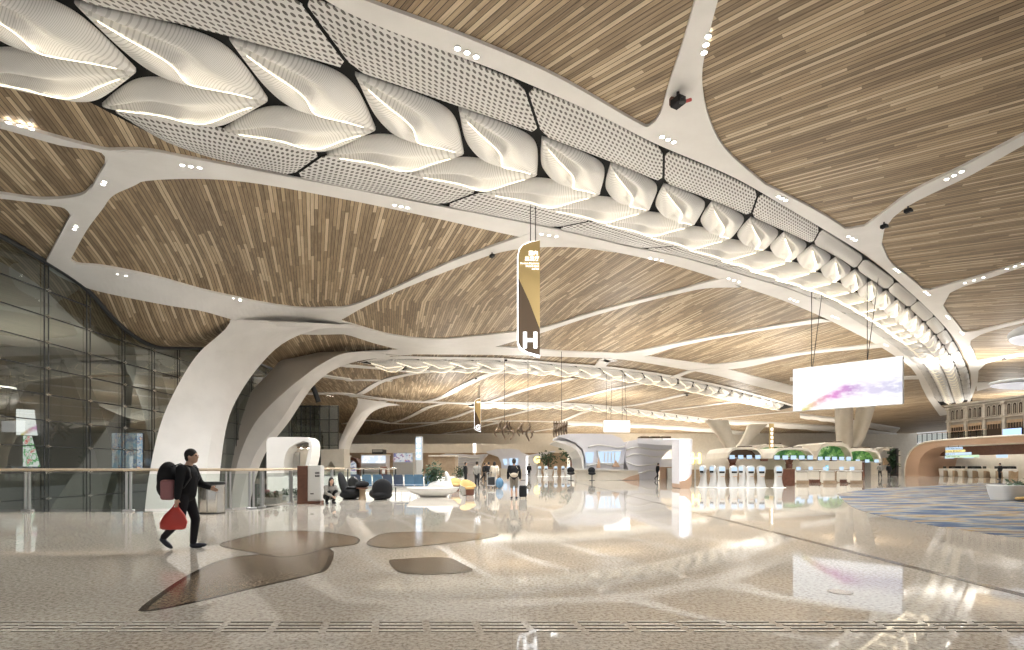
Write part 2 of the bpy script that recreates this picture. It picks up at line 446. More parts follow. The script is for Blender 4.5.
# stone inlays
NI=[0]
def inlay(pts,ms,border=.05):
    P=[flo(*p) for p in catmull([(a,c,0) for a,c in pts],72,True) for p in [(p[0],p[1])]] if False else [flo(p.x,p.y) for p in catmull([(a,c,0) for a,c in pts],72,True)]
    c=sum(P,V((0,0,0)))/len(P); n=len(P); b=MB(); inn=[]
    for i,p in enumerate(P):
        t=(P[(i+1)%n]-P[i-1]); nn=V((-t.y,t.x,0)).normalized()
        if nn.dot(c-p)<0: nn=-nn
        inn.append(p+nn*border)
    NI[0]+=1; zi=.0016*NI[0]; b.cur=1; b.grid([[V((p.x,p.y,zi+.0004)) for p in P],[V((p.x,p.y,zi+.0004)) for p in inn]],None,True)
    b.cur=0; b.add([(p.x,p.y,zi) for p in inn],[tuple(range(n))])
    o=obj('floor_inlay',b,ms); o['kind']='structure'
inlay([(138,611),(160,593),(190,574),(221,560),(271,553),(325,547),(334,552),(327,570),(316,574),(248,590),(190,604),(149,611.5)],[M['inlay'],M['inlayd']],.075)
inlay([(219,545),(245,537),(271,531.5),(316,531.5),(345,535),(360,539),(359,543),(330,548),(302,555),(280,557),(248,552)],[M['inlayl'],M['inlayd']],.06)
inlay([(366,544),(378.5,535),(410,532),(455,532.5),(500,535),(489,538),(423,546),(387.5,548.5)],[M['inlayl'],M['inlayd']],.06)
inlay([(389,561),(399,559.5),(450,558.5),(462,564),(473,570.5),(466,572.5),(401,573),(393,568)],[M['inlayd'],M['inlayd']],.03)
# tactile paving: rows of four raised metal bars
for k in range(-15,16):
    x0=k*.45-.05; b=MB()
    for j in range(4): b.box((x0-.02*j,4.72+j*.095,.003),(.385,.03,.006),0,.0025)
    o=obj('tactile_paving_plate',b,M['bar']); o['kind']='structure'

# ------------------------------------------------------------------ trough plan curves (x -> y)
yO=Pch([(-22,9.2),(-13,13.4),(-5.6,16.8),(-.1,20),(3.6,22.2),(6.2,24.1),(11,27.1),(15.7,30.6),(19.9,33.9),(25,38.2),(30.6,43.1),(40.4,52.3),(52.4,64.8),(68.4,82.4),(85.5,102.4),(120,143)])
yI=Pch([(-22,18.2),(-17.0,20.8),(-15.2,24.2),(-11.1,26.9),(-4.1,30),(2.2,32.8),(7.6,35.6),(11.4,37.4),(17.4,41),(23.2,44.9),(29.9,50.5),(41.5,61.6),(56.3,77),(70.4,93.5),(92.5,120),(120,153)])
yB1n=Pch([(-22,13.2),(-13.5,16.7),(-9.8,18.0),(-6.1,19.6),(-2.6,21.5),(.8,23.4),(4.1,25.4),(6.9,27.2),(10.3,29.2),(12.9,30.9),(15.9,32.9),(18.5,34.7),(21.2,36.7),(24.2,39)])
yMn=Pch([(-22,16.8),(-13.4,19.7),(-9.4,21.3),(-5.8,23.1),(-2.2,24.9),(1,26.6),(4.4,28.5),(7.3,30.2),(10.5,32.1),(13.4,34),(16.3,35.8),(19,37.7),(21.8,39.7),(24.6,41.8)])
yB2n=Pch([(-22,19.0),(-16.1,21.6),(-12.2,23.1),(-8.5,24.9),(-4.8,26.6),(-1.6,28.3),(1.7,30),(6,32.4),(12,36.2),(20,41.8),(24,45.0)])
def fr(f): return lambda x: lerp(yO(x),yI(x),f)
def blend(a,f): return lambda x: lerp(a(x),fr(f)(x),ss((x-18)/8))
yB1,yM,yB2=blend(yB1n,.21),blend(yMn,.50),blend(yB2n,.80)

# ------------------------------------------------------------------ ceiling of timber planks
def gplank(y):                                   # sideways drift of the plank lines, hall side
    y1=48; return .36*y if y<y1 else .36*y1+.22*(y-y1)
xs=sorted(set([-72+i*3 for i in range(13)]+[-33+i*1.0 for i in range(75)]+[42+i*3 for i in range(45)])); ys=[-14+i*1.0 for i in range(76)]+[62+i*3 for i in range(61)]
b=MB(); C1=V((-55,74))
def ruv(x,y): d=V((x,y))-C1; return (d.length, math.atan2(d.y,d.x)*84.0)
for i in range(len(xs)-1):
    for j in range(len(ys)-1):
        q=[(xs[i],ys[j]),(xs[i+1],ys[j]),(xs[i+1],ys[j+1]),(xs[i],ys[j+1])]
        mx,my=(q[0][0]+q[2][0])/2,(q[0][1]+q[2][1])/2
        if mx<-33 and my<75: continue
        right=my<yM(mx)
        if my<-10 and right is False: right=True
        vs=[(x,y,ceilz(x,y)+.12) for x,y in q]
        uv=[ruv(x,y) if right else (y*1.05,(x+gplank(y))*.94) for x,y in q]
        b.add(vs,[(0,3,2,1)],uv)
struct('ceiling',b,M['wood'])

# ------------------------------------------------------------------ white rib network
NR=[0]
def rib(A,B,n=40,depth=.15,cols=3):
    NR[0]+=1
    A=catmull([(x,y,0) for x,y in A],n); B=catmull([(x,y,0) for x,y in B],n)
    rows=[]
    for a,c in zip(A,B):
        pa,pb=cpt(a.x,a.y),cpt(c.x,c.y); r=[V((pa.x,pa.y,ceilz(pa.x,pa.y)+depth))]
        for k in range(cols+1):
            p=pa.lerp(pb,k/cols); r.append(V((p.x,p.y,ceilz(p.x,p.y))))
        r.append(V((pb.x,pb.y,ceilz(pb.x,pb.y)+depth))); rows.append(r)
    eps=V((0,0,-.0025*NR[0])); rows=[[p+eps for p in r] for r in rows]; bb=MB(); bb.grid(rows); struct('trim_%d'%(NR[0]+1),bb,M['rib'])
def thin(C,w0,w1=None,n=30,depth=.15):           # slender rib: centre line in pixels, width in metres
    NR[0]+=1; w1=w0 if w1 is None else w1
    P=[cpt(p.x,p.y) for p in catmull([(x,y,0) for x,y in C],n)]; rows=[]
    for i,p in enumerate(P):
        t=(P[min(n-1,i+1)]-P[max(0,i-1)]); t.z=0; nn=V((-t.y,t.x,0)).normalized()*lerp(w0,w1,i/(n-1))/2
        a,c=p+nn,p-nn
        rows.append([V((a.x,a.y,ceilz(a.x,a.y)+depth)),V((a.x,a.y,ceilz(a.x,a.y))),V((c.x,c.y,ceilz(c.x,c.y))),V((c.x,c.y,ceilz(c.x,c.y)+depth))])
    eps=V((0,0,-.0025*NR[0])); rows=[[p+eps for p in r] for r in rows]; bb=MB(); bb.grid(rows); struct('trim_%d'%(NR[0]+1),bb,M['rib'])
# borders of the big trough
rib([(280,-40),(330,3),(510,76),(600,116),(654,143),(735,178),(794,212),(835,236),(874,261),(902,285),(936,317),(959,345),(970,371),(971,390),(966,405)],
    [(310,-22),(364,0),(462,36),(555,76),(640,124),(700,153),(741,173),(786,195),(832,220),(880,255),(925,291),(962,330),(977,362),(978,380),(970,402)],80)
rib([(105,150),(145,150),(183,157),(284,176),(437,206),(549,228),(630,247),(680,257),(745,276),(797,292),(839,311),(884,339),(917,364),(929,382),(936,401),(951,414)],
    [(104,196),(135,183),(176,179),(237,181),(338,198),(430,217),(526,238),(615,252),(680,267),(737,285),(790,303),(839,325),(884,349),(914,371),(925,394),(940,416)],80)
# branches outside the curve
rib([(738,-200),(702,-25),(695,0),(684,39),(670,81),(659,116),(650,126),(630,128)],[(766,-200),(726,-25),(718,0),(707,44),(702,76),(706,108),(722,145),(775,193)],40)
rib([(1350,-20),(1060,118),(1024,134.5),(964,166),(910,193),(880,215),(862,227),(835,229)],[(1350,-8),(1060,128),(1024,145),(973,174),(902,210),(885,228),(882,246),(905,282)],40)
rib([(1330,170),(1060,250),(1024,262.5),(977,277),(947,285),(932,290),(915,288)],[(1330,176),(1060,255),(1024,266.5),(981,281),(951,292),(943,302),(950,318)],30)
rib([(1300,262),(1060,312),(1024,319.5),(989,328),(970,332),(955,330)],[(1300,266),(1060,315),(1024,322.5),(985,333),(971,340),(969,352)],30)
rib([(1250,318),(1060,348),(1019,353.5),(989,359),(972,362)],[(1250,322),(1060,351),(1019,356.5),(985,364),(977,372)],24)
rib([(1060,372),(1015,380),(976,383)],[(1060,374),(1015,382),(977,391)],20)
# upper-left joint and its branches
rib([(-180,88),(-40,112),(0,121),(60,138),(108,150),(150,152)],[(-180,95),(-40,119),(0,128),(60,145),(104,154),(112,170)],30)
rib([(112,150),(106,163),(98,176),(91,189),(75,208),(60,235),(46,262)],[(165,160),(140,182),(112,196),(103,208),(88,228),(76,249),(66,268)],36)
rib([(-40,188),(0,193.5),(45,199),(83,194),(92,186)],[(-40,193),(0,198),(51,205),(66,209),(74,222)],30)
rib([(47,259),(69,259),(76,263.5),(101,266),(152,276),(203,290),(230,296),(264,303),(304,308),(340,307.5)],
    [(48,268),(56,274),(74,283),(95,290),(162,304),(203,311),(228,318),(262,327),(300,334),(344,334)],50)
# branches on the hall side
rib([(325,307.6),(345,307),(374,297),(448,263),(493,246),(530,233)],[(325,324),(339,320.6),(359,309.5),(393,293),(456,267.5),(500,252),(537,247),(582,247.5),(615,252)],44)
rib([(325,318),(339,320.6),(393,335),(437,339),(480,335.5),(520,331),(541,328),(597,311),(680,289.5),(705,282.5),(724,278)],
    [(322,334),(344,334),(374,343),(411,351.5),(450,353.5),(480,350),(497,346),(537.5,334),(597,314.5),(680,293),(706,288),(740,287)],60)
rib([(400,349),(450,347),(495,346.5),(560,351),(623,354),(680,361),(715,366),(756,377),(800,388)],[(344,352.5),(411,354),(485,354.5),(560,356.5),(623,359.5),(680,368.5),(715,375),(756,386),(800,396)],60)
rib([(600,353),(623,353),(680,342.5),(752,329.5),(820,318)],[(610,358),(640,357),(680,346),(752,332),(832,321)],36)
rib([(700,365),(720,364),(801,352.5),(880,343.5)],[(712,369),(740,368),(801,355),(886,347)],30)
rib([(790,378),(830,377),(870,378),(920,376)],[(790,381),(830,379.5),(870,380),(922,379)],20)
# deeper bays
thin([(340,352),(335,356),(411,354)],.8)
thin([(312,362),(350,366),(395,370)],.9)
thin([(352,397),(362,393),(380,382),(410,374),(440,371),(482,371)],1.3)
thin([(305,373),(345,379),(392,381)],.9)
thin([(305,394),(340,393.5),(365,397),(400,401),(425,402),(472,404)],3.0,2.4)
thin([(424,402),(440,398),(465,385),(492,373.5),(505,372)],1.5)
thin([(480,403),(492,401),(518,392),(543,385),(574,378)],1.3)
thin([(555,403),(584,396),(610,389.5),(644,383)],1.3)
thin([(606,407),(628,406),(656,401),(687,394)],1.3)
thin([(660,411),(702,406),(737,401.5),(765,401)],1.3)
thin([(715,419),(758,414.5),(800,411)],1.3)
thin([(384,401),(372,407),(360,416),(352,425)],1.6)
thin([(345,424),(370,420),(391,423.5),(447,422),(518,421),(594,423.5),(660,428)],2.6)
thin([(391,423.5),(410,417),(429,407),(445,403)],1.4)
thin([(440,421),(455,417),(477,409),(500,404)],1.4)
thin([(482,421),(510,415),(543,407),(565,404)],1.4)
thin([(560,422),(584,412),(605,408)],1.4)
thin([(345,438),(380,434),(442,434),(518,434),(590,436)],3.0)
thin([(365,436),(390,431),(416,427),(440,422.5)],1.8)
thin([(440,434),(470,429),(500,422)],1.8)
thin([(520,434),(550,429),(590,424)],1.8)
thin([(590,424),(640,425),(700,429),(760,434)],2.4)
thin([(640,372),(650,377),(606,361)],1.2) if False else None
thin([(600,366),(606,359),(612,361)],1.6)
thin([(672,378),(690,371),(720,368)],1.2)
thin([(700,420),(760,423),(820,430),(880,436)],2.2)

# ------------------------------------------------------------------ leaf-panelled troughs
WASH=4.5
def rbez(a,c,d,t,w):
    u=1-t; k=u*u+2*w*u*t+t*t
    return (a*(u*u)+c*(2*w*u*t)+d*(t*t))/k
def leaf_panel(name,s,tp,c1,c2,nu,nv,z,Hh,parent_led=True,led_r=.03,flip=1,wt=3.4):
    cen=(s+tp+c1+c2)/4; sh=.98
    s,tp,c1,c2=[cen+(p-cen)*sh for p in (s,tp,c1,c2)]
    L=(tp-s).length; rows=[]; uvs=[]; mid=[]
    def hh(a,bb):
        env=max(0,math.sin(PI*min(1,max(0,a))))**.55
        bm=.5+.11*math.sin(2*PI*a)*flip
        d=(bb-bm)/(1-bm) if bb>bm else (bm-bb)/bm
        up=.95 if bb>bm else .8
        e=1-d
        dome=(1-d*d)**.75*.72+.16*math.exp(-(d/.09)**2)
        A=.62*(1-a)**.7 if (bb>bm)==(flip>0) else .62*a**.7
        hol=A*math.exp(-((d-.27)/.17)**2)
        rim=.07*(1-math.exp(-(e/.10)**2))
        return Hh*env*(dome-hol)+rim
    for i in range(nu+1):
        a=.5-.5*math.cos(PI*i/nu); e1=rbez(s,c1,tp,a,wt); e2=rbez(s,c2,tp,a,wt); r=[]; u=[]
        p0=e2; r.append(V((p0.x,p0.y,z+.05))); u.append((a*L,0))
        for j in range(nv+1):
            bb=j/nv; p=e2.lerp(e1,bb); r.append(V((p.x,p.y,z-hh(a,bb)))); u.append((a*L,bb*3))
        r.append(V((e1.x,e1.y,z+.05))); u.append((a*L,3))
        rows.append(r); uvs.append(u)
        bm=.5+.11*math.sin(2*PI*a)*flip
        if .03<a<.97:
            p=e2.lerp(e1,bm); mid.append(V((p.x,p.y,z-hh(a,bm)-led_r*.5)))
    b=MB(); b.grid(rows,uvs); o=obj(name,b,M['leaf'],None,True); o['kind']='thing'
    if parent_led:
        t=MB(); t.tube(mid,led_r,5); obj('led_strip',t,M['led'] if nu>11 else M['led2'] if len(mid)>5 and led_r>.04 else M['led3'],o)
        if nu>16:  # added lamp without a body, strengthens the strip's glow on the panel
            ld=bpy.data.lights.new('panel_glow_fill','AREA'); ld.shape='RECTANGLE'; ld.size=(mid[-1]-mid[0]).length*.8; ld.size_y=.06; ld.energy=WASH; ld.color=(1,.87,.64)
            lo=bpy.data.objects.new('panel_glow_fill',ld); COL.objects.link(lo); q=mid[len(mid)//2]; d=mid[-1]-mid[0]; lo.location=(q.x,q.y,q.z-.13); lo.rotation_euler=(PI,0,math.atan2(-d.y,d.x)*-1)
    return o
def nodes(x0,n,dxs,slope_f,step=3.6):
    xs=[x0]
    for i in range(n):
        dx=dxs[i] if i<len(dxs) else step/math.sqrt(1+((slope_f(xs[-1]+1)-slope_f(xs[-1]-1))/2)**2)
        xs.append(xs[-1]+dx)
    return xs
def v2(x,y): return V((x,y,0))
ZP=15.62
X=[-25.0,-21.2,-17.4]+nodes(-13.4,46,[4.0,3.7,3.55,3.4,3.35,3.0,3.1,2.9,2.9,2.75,2.75,2.8],yM)
X=[x for x in X if x<98]
N=len(X)
# black backing that shows between the panels
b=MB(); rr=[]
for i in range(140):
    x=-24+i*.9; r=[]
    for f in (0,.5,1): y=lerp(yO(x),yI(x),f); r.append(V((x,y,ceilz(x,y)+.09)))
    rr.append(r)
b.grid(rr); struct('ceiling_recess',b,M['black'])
near=lambda x: x<14
for k in range(N-1):
    x0,x1=X[k],X[k+1]; nu,nv=(34,26) if near(x0) else ((18,14) if x0<45 else (10,8))
    z=min(ZP,ceilz(x0-3,yM(x0))+.02); Hh=.85
    o=leaf_panel('leaf_panel',v2(x0,yB1(x0)),v2(x1,yM(x1)),v2(x1,yB1(x1)),v2(x0,yM(x0)),nu,nv,z,Hh,True,.013 if near(x0) else .03)
    tag(o,ordw(k+1)+' leaf panel from the near end, outer row of the big curved trough','ceiling panel','outer leaf panels of the big trough')
    s0,s1=x0-2.75,x1-2.75
    o=leaf_panel('leaf_panel',v2(s0,yB2(s0)),v2(x1,yM(x1)),v2(s1,yB2(s1)) if k>1 else v2(s1,yB2(s1)),v2(x0,yM(x0)),nu,nv,z,Hh,True,.013 if near(x0) else .03,-1)
    tag(o,ordw(k+1)+' leaf panel from the near end, inner row of the big curved trough','ceiling panel','inner leaf panels of the big trough')
def perf_panel(pts4,n,label,group,z):
    # pts4: two boundary functions and x ranges
    (fa,xa0,xa1),(fb,xb0,xb1)=pts4; rows=[]; uvs=[]
    m=8
    for i in range(n+1):
        t=i/n; a=v2(lerp(xa0,xa1,t),fa(lerp(xa0,xa1,t))); c=v2(lerp(xb0,xb1,t),fb(lerp(xb0,xb1,t)))
        L=(c-a).length; r=[];u=[]
        # rounded ends: pull the corners in
        rc=min(.45,L*.3); du=min(t,1-t)*abs(xa1-xa0)*1.15; ins=.07+(rc-math.sqrt(max(0,rc*rc-(rc-du)**2)) if du<rc else 0)
        dirn=(c-a)/max(L,1e-6)
        ins=min(ins,L*.45)
        for j in range(m+1):
            q=a+dirn*lerp(ins,L-ins,j/m); bulge=.14*math.sin(PI*j/m)*min(1,math.sin(PI*t)*3)
            r.append(V((q.x,q.y,z-bulge))); u.append((lerp(xa0,xa1,t)*1.2,lerp(ins,L-ins,j/m)))
        r=[V((r[0].x,r[0].y,z+.05))]+r+[V((r[-1].x,r[-1].y,z+.05))]; u=[u[0]]+u+[u[-1]]
        rows.append(r); uvs.append(u)
    b=MB(); b.grid(rows,uvs); o=obj('perforated_panel',b,M['perf'],None,40); o['kind']='thing'
    tag(o,label,'ceiling panel',group)
yOi=lambda x: yO(x)+.10
cnt=0
for k in range(0,N-2,2):
    if k+2>=N: break
    cnt+=1; k0=k+1 if k+1<N else k
    k1=min(k0+2,N-1)
    if k1-k0<1: continue
    g=.07
    perf_panel(((yOi,X[k0]-.8+g,X[k1]-.8-g),(yB1,X[k0]+g,X[k1]-g)),24 if X[k0]<20 else 10,ordw(cnt)+' perforated white panel from the near end, outer edge of the big curved trough','outer perforated panels of the big trough',ZP if X[k0]>-12 else ceilz(X[k0]-2.3,yB1(X[k0]))-.02)
cnt=0; yIi=lambda x: yI(x)-.10
for k in range(3,N-2,2):
    cnt+=1; k1=min(k+2,N-1)
    a0,a1=X[k]-2.75,X[k1]-2.75
    g=.07
    c0,c1=(a0+.6,a1-2.4) if k==3 else (a0-2.4+g*2,a1-2.4)
    perf_panel(((yB2,a0+g,a1-g),(yIi,max(c0,-15.3),c1)),24 if X[k]<20 else 10,ordw(cnt)+' perforated white panel from the near end, inner edge of the big curved trough','inner perforated panels of the big trough',ZP)

# the next troughs deeper in the hall, each with its own two rows of leaves
def far_trough(top,bot,word,step,zz=15.55):
    T=[cpt(*p) for p in [(p.x,p.y) for p in catmull([(a,c,0) for a,c in top],40)]]; B=[cpt(*p) for p in [(p.x,p.y) for p in catmull([(a,c,0) for a,c in bot],40)]]
    ft=Pch([(T[i].x,T[i].y) for i in range(0,40,3)]); fb=Pch([(B[i].x,B[i].y) for i in range(0,40,3)])
    x0,x1=max(T[0].x,B[0].x),min(T[-1].x,B[-1].x)
    b=MB(); rr=[]; n=60
    for i in range(n+1):
        x=lerp(x0-1,x1+1,i/n); r=[]
        for f in (-.03,.14): y=lerp(fb(x),ft(x),f); r.append(V((x,y,ceilz(x,y))))
        rr.append(r)
    b.grid(rr); struct('trim_%d'%(NR[0]+2),b,M['rib']); NR[0]+=1
    b=MB(); rr=[]
    for i in range(n+1):
        x=lerp(x0-1,x1+1,i/n); r=[]
        for f in (.86,1.03): y=lerp(fb(x),ft(x),f); r.append(V((x,y,ceilz(x,y))))
        rr.append(r)
    b.grid(rr); struct('trim_%d'%(NR[0]+2),b,M['rib']); NR[0]+=1
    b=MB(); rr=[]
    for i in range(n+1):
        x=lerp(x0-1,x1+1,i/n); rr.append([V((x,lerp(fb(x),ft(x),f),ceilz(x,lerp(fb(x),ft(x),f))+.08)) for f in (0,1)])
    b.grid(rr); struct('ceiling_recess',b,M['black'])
    x=x0+1.5; k=0
    while x+step<x1:
        k+=1; z=15.6
        f=lambda xx,q: v2(xx,lerp(fb(xx),ft(xx),q))
        for row,(qa,qb,nm) in enumerate(((.15,.5,'near'),(.85,.5,'far'))):
            o=leaf_panel('leaf_panel',f(x-1.2,qa),f(x+step,qb),f(x+step-1.2,qa),f(x,qb),8,6,z,.8,True,.05,1 if row else -1)
            tag(o,'%s leaf panel from the column end, %s row of the %s lit trough'%(ordw(k),nm,word),'ceiling panel','leaf panels of the %s trough'%word)
        x+=step
far_trough([(364,361),(388,357),(441.6,357.5),(502.5,358.5),(558,363),(600,366.2),(643.5,371.2),(689,379),(732,388),(765,397),(796,406)],
           [(364,363),(386,370),(430,371.5),(482,372),(543,374),(600,378.5),(643.5,383),(694,393),(732,401),(773,409.5),(800,415.5)],'second',3.6)
far_trough([(470,402),(520,402.4),(561,402.8),(600,405),(631,408.5),(681.6,415),(722,420.5)],[(470,407),(520,407.5),(561,408.2),(600,411),(631,414.5),(681.6,420),(726,424.5)],'third',4.6)
# still deeper troughs: slim bands of bright panels
def band(top,bot):
    NR[0]+=1; T=[cpt(p.x,p.y,-.05) for p in catmull([(a,c,0) for a,c in top],24)]; B=[cpt(p.x,p.y,-.05) for p in catmull([(a,c,0) for a,c in bot],24)]
    b=MB()
    rows=[]
    for i,(a,c) in enumerate(zip(T,B)):
        rows.append([a+V((0,0,.4))]+[a.lerp(c,k/6)-V((0,0,.5*abs(math.sin(k*PI/3+i*.9)))) for k in range(7)]+[c+V((0,0,.4))])
    b.grid(rows); struct('trim_%d'%(NR[0]+1),b,M['rib'],None,True)
band([(722,420),(780,423),(840,427),(900,434)],[(722,423),(780,427),(840,431.5),(896,437)])
band([(560,421.5),(640,424),(700,428),(760,433)],[(560,424),(640,427),(700,431),(756,436)])
band([(800,414),(850,420),(900,428)],[(800,417),(850,424),(896,432)])

# ------------------------------------------------------------------ recessed downlights on the ribs
DL=[(467,52,1,.45),(668,139,1,.45),(782,198,1,.5),(954,175,-1,.5),(852,238,1,.55),(897,270,1,.7),(927,293,1,.8),(948,317,1,1),(962,333,.8,1),(970,348,.6,1),(974,362,.4,1),
    (191,166,1,.15),(103,184,-.5,1),(74,229,-.5,1),(117,274,1,.15),(233,298,1,.15),(401,206,1,.2),(549,235,1,.15),(456,266,1,-.35),(387,295,1,-.4),(656,259,1,.2),
    (361,329,1,.2),(424,342,1,.05),(480,348,1,0),(471,354,1,0),(638,302,1,-.3),(554,325,1,-.25),(552,353,1,0),(734,280,1,.3),(794,300,1,.4),(835,317,1,.45),(886,345,1,.6),(905,360,.8,1),
    (1015,266,1,-.3),(974,280,1,-.3),(706,44,.25,-1),(762,329,1,-.2),(700,371,1,.2),(640,358,1,.1),(330,396,1,.1),(372,398,1,0),(440,403,1,0),(520,404,1,0),(20,125,1,.25)]
for i,(px,py,dx,dy) in enumerate(DL):
    c=cpt(px,py); q=cpt(px+dx*4,py+dy*4); d=(q-c); d.z=0; d.normalize(); far=c.y>48
    sp=.36 if c.y<30 else (.5 if c.y<40 else .66)
    t=thing('downlight_cluster','x','downlight',(c.x,c.y,c.z),'triple recessed downlights in the white ribs')
    DL[i]=(t,c)
    for j in (-1,0,1):
        p=d*sp*j; b=MB(); b.lathe([(.095,-.035),(.125,-.035),(.125,.02),(.095,.02),(.095,-.035)],(p.x,p.y,0),14,1,1,0,False); rg=obj('trim_ring',b,M['white'],t)
        b=MB(); b.lathe([(.02,-.03),(.095,-.03),(.095,0)],(p.x,p.y,0),12); obj('lens',b,M['lens'],rg)
    ld=bpy.data.lights.new('spot','SPOT'); ld.energy=(4600 if c.y<33 else 3000) if c.x<15 else 1500; ld.energy*=(.42 if c.x<-14 and c.y>30 else 1.0); ld.spot_size=math.radians(150); ld.spot_blend=1.0; ld.shadow_soft_size=.35; ld.color=(1,.985,.955)
    lo=bpy.data.objects.new('spot',ld); COL.objects.link(lo); lo.location=(c.x,c.y,c.z-.12)
where=['beside the widest perforated panels of the trough','at the foot of the tall white branch above the trough','just below the tall white branch, outer rib','on the slanting rib over the upper timber bay','where the slanting upper rib meets the trough','on the outer rib past the slanting branch joint','at the outer joint of the second slanting rib','on the outer rib between two slender branches','on the outer rib over the steep part of the bend','on the outer rib near the end of the bend','last one on the outer rib above the old facade',
 'on the broad white joint beside the trough','on the upper half of the short rib above the glass wall','on the lower half of the short rib above the glass wall','on the white beam beside the top of the glass wall','right above the wide white arched column','on the inner rib under the widest leaf panels','beside the top of the tall hanging sign','high on the rib running up towards the hanging sign','low on the rib running up towards the hanging sign','on the inner rib past the hanging sign',
 'where the wide rib forks beyond the arched column','on the thick rib, nearest to the second trough start','on the thick rib just short of the hanging sign','on the thin lower edge of the thick rib','on the slender rib behind the sign, upper one','on the slender rib just behind the sign','directly behind the bottom tip of the sign','where a slender rib joins the inner trough edge','on the inner rib above the big screen','on the inner rib over the screen cables','on the inner rib beside the big screen corner','on the inner rib right of the big screen',
 'at the far end of the second outer rib','midway on the second outer rib','up on the tall white branch','on the long slender rib above the big screen','on the thick rib over the second trough','on the thick rib before it meets the second trough','on the rib left of the distant white column','on top of the distant white column','on the rib of the distant bay behind the column','on the distant rib under the second trough','on the thin rib at the upper corner by the glass']
for (t,c),wd in zip(DL,where): t['label']='three round downlights '+wd
for x in range(0,130,22):                         # grid of unseen lamps added to brighten the far hall
    for y in (70,100,130,165,200,226):
        if abs(x-y*.45)<60:
            ld=bpy.data.lights.new('spot','SPOT'); ld.energy=3400 if y<110 else (9000 if y<140 else 26000); ld.spot_size=math.radians(155); ld.spot_blend=1.0; ld.shadow_soft_size=.5; ld.color=(1,.975,.925)
            lo=bpy.data.objects.new('spot',ld); COL.objects.link(lo); lo.location=(x-22,y,15.3)

# ------------------------------------------------------------------ glass facade and the hall beyond it
w1=thing('window_1','tall glass curtain wall','window',(XF,0,0)); del w1['category'],w1['label']; w1['kind']='structure'
MUL=[14.3+3.5*i for i in range(-4,20)]; TR=[12.7-1.67*i for i in range(-3,12)]
b=MB(); n=150
rows=[]
for i in range(n+1):
    y=lerp(-1,76,i/n); top=ceilz(XF,y)+.25; rows.append([V((XF,y,lerp(-6,top,k/10))) for k in range(11)])
b.grid(rows); obj('glass',b,M['facade'],w1,False,True)
b=MB()
for y in MUL:
    if y<76:
        for dy in (-.16,.16): b.tube([(XF+.12,y+dy,-6),(XF+.12,y+dy,ceilz(XF,y)+.1)],.035,6)
obj('mullion_cable',b,M['dark'],w1,False,True)
b=MB()
for y0,y1 in zip(MUL,MUL[1:]):
    for z in TR:
        if z<min(ceilz(XF,y0),ceilz(XF,y1))-.2 and y1<78: b.box((XF+.05,(y0+y1)/2,z),(.08,y1-y0,.06))
obj('transom_bar',b,M['dark'],w1,False,True)
b=MB()
for y in MUL:
    for z in TR:
        if z<ceilz(XF,y)-.2 and z>-3 and y<76:
            b.box((XF+.2,y,z),(.12,.42,.07)); b.box((XF+.2,y,z),(.12,.1,.2))
obj('spider_clamp',b,M['steel'],w1,False,True)
b=MB(); tp=[V((XF+.1,lerp(-1,76,i/120),ceilz(XF,lerp(-1,76,i/120))+.02)) for i in range(121)]; b.tube(tp,.16,8); obj('head_rail',b,M['dark'],w1,False,True)
# glass return wall deeper in the hall
w2=thing('window_2','glass return wall','window',(-27,75,0)); del w2['category'],w2['label']; w2['kind']='structure'
b=MB(); b.box((-26.9,75,3.2),(6.4,.06,13)); obj('glass',b,M['facade2'],w2,False,True)
b=MB()
for i in range(6): b.box((-30+i*1.27,74.9,3.2),(.1,.12,13))
for i in range(7): b.box((-26.9,74.9,-1+i*1.75),(6.4,.1,.08))
obj('mullion_frame',b,M['dark'],w2,False,True)
b=MB(); b.tube([at(309,378,74.5),at(312,385,74.5),at(315,392,74.5),at(318.5,402,74.5)],.35,8); obj('head_rail',b,M['dark'],w2,True,True)
# the neighbouring hall seen through the glass
b=MB(); b.box((-52,40,-6.2),(44,130,.4)); struct('floor',b,M['grey'])
b=MB(); b.box((-72.3,158.5,7.4),(.6,164,16)); struct('wall_left',b,M['cream'])
b=MB(); b.box((-74,40,5),(.6,130,24)); struct('wall_left',b,M['taupe'])
b=MB(); b.box((-52,76.2,5.4),(43.4,.6,24)); struct('wall_left',b,M['taupe'])
b=MB(); b.box((-52,-14,5),(44,.6,24)); struct('wall_left',b,M['taupe'])
b=MB(); b.box((-52.5,31,17),(44,92,.5)); struct('ceiling',b,M['taupe'])
def arch_column(name,Lp,Rp,dl,dr,thick,label,grp,m='rib',n=40,flank=None,parent=None):
    A=[at(p.x,p.y,0+lerp(dl[0],dl[1],ss(i/(n-1)))) for i,p in enumerate(catmull([(x,y,0) for x,y in Lp],n))]
    B=[at(p.x,p.y,0+lerp(dr[0],dr[1],ss(i/(n-1)))) for i,p in enumerate(catmull([(x,y,0) for x,y in Rp],n))]
    base=(A[0]+B[0])/2; T=V(thick)
    rows=[]
    for i,(a,c) in enumerate(zip(A,B)):
        a=V((a.x,a.y,min(a.z,ceilz(a.x,a.y)+.15))); c=V((c.x,c.y,min(c.z,ceilz(c.x,c.y)+.15)))
        m1=a.lerp(c,.62)-T*.16; e=.06
        ring=[a+T,a,a.lerp(m1,.5)-T*.05,m1,m1.lerp(c,.5)-T*.02,c,c+T*.8]
        rows.append(ring)
    t=thing(name,label,'column',(base.x,base.y,rows[0][1].z),grp)
    b=MB(); b.loft(rows); obj('shaft',b,M[m],t,35,True)
    return t
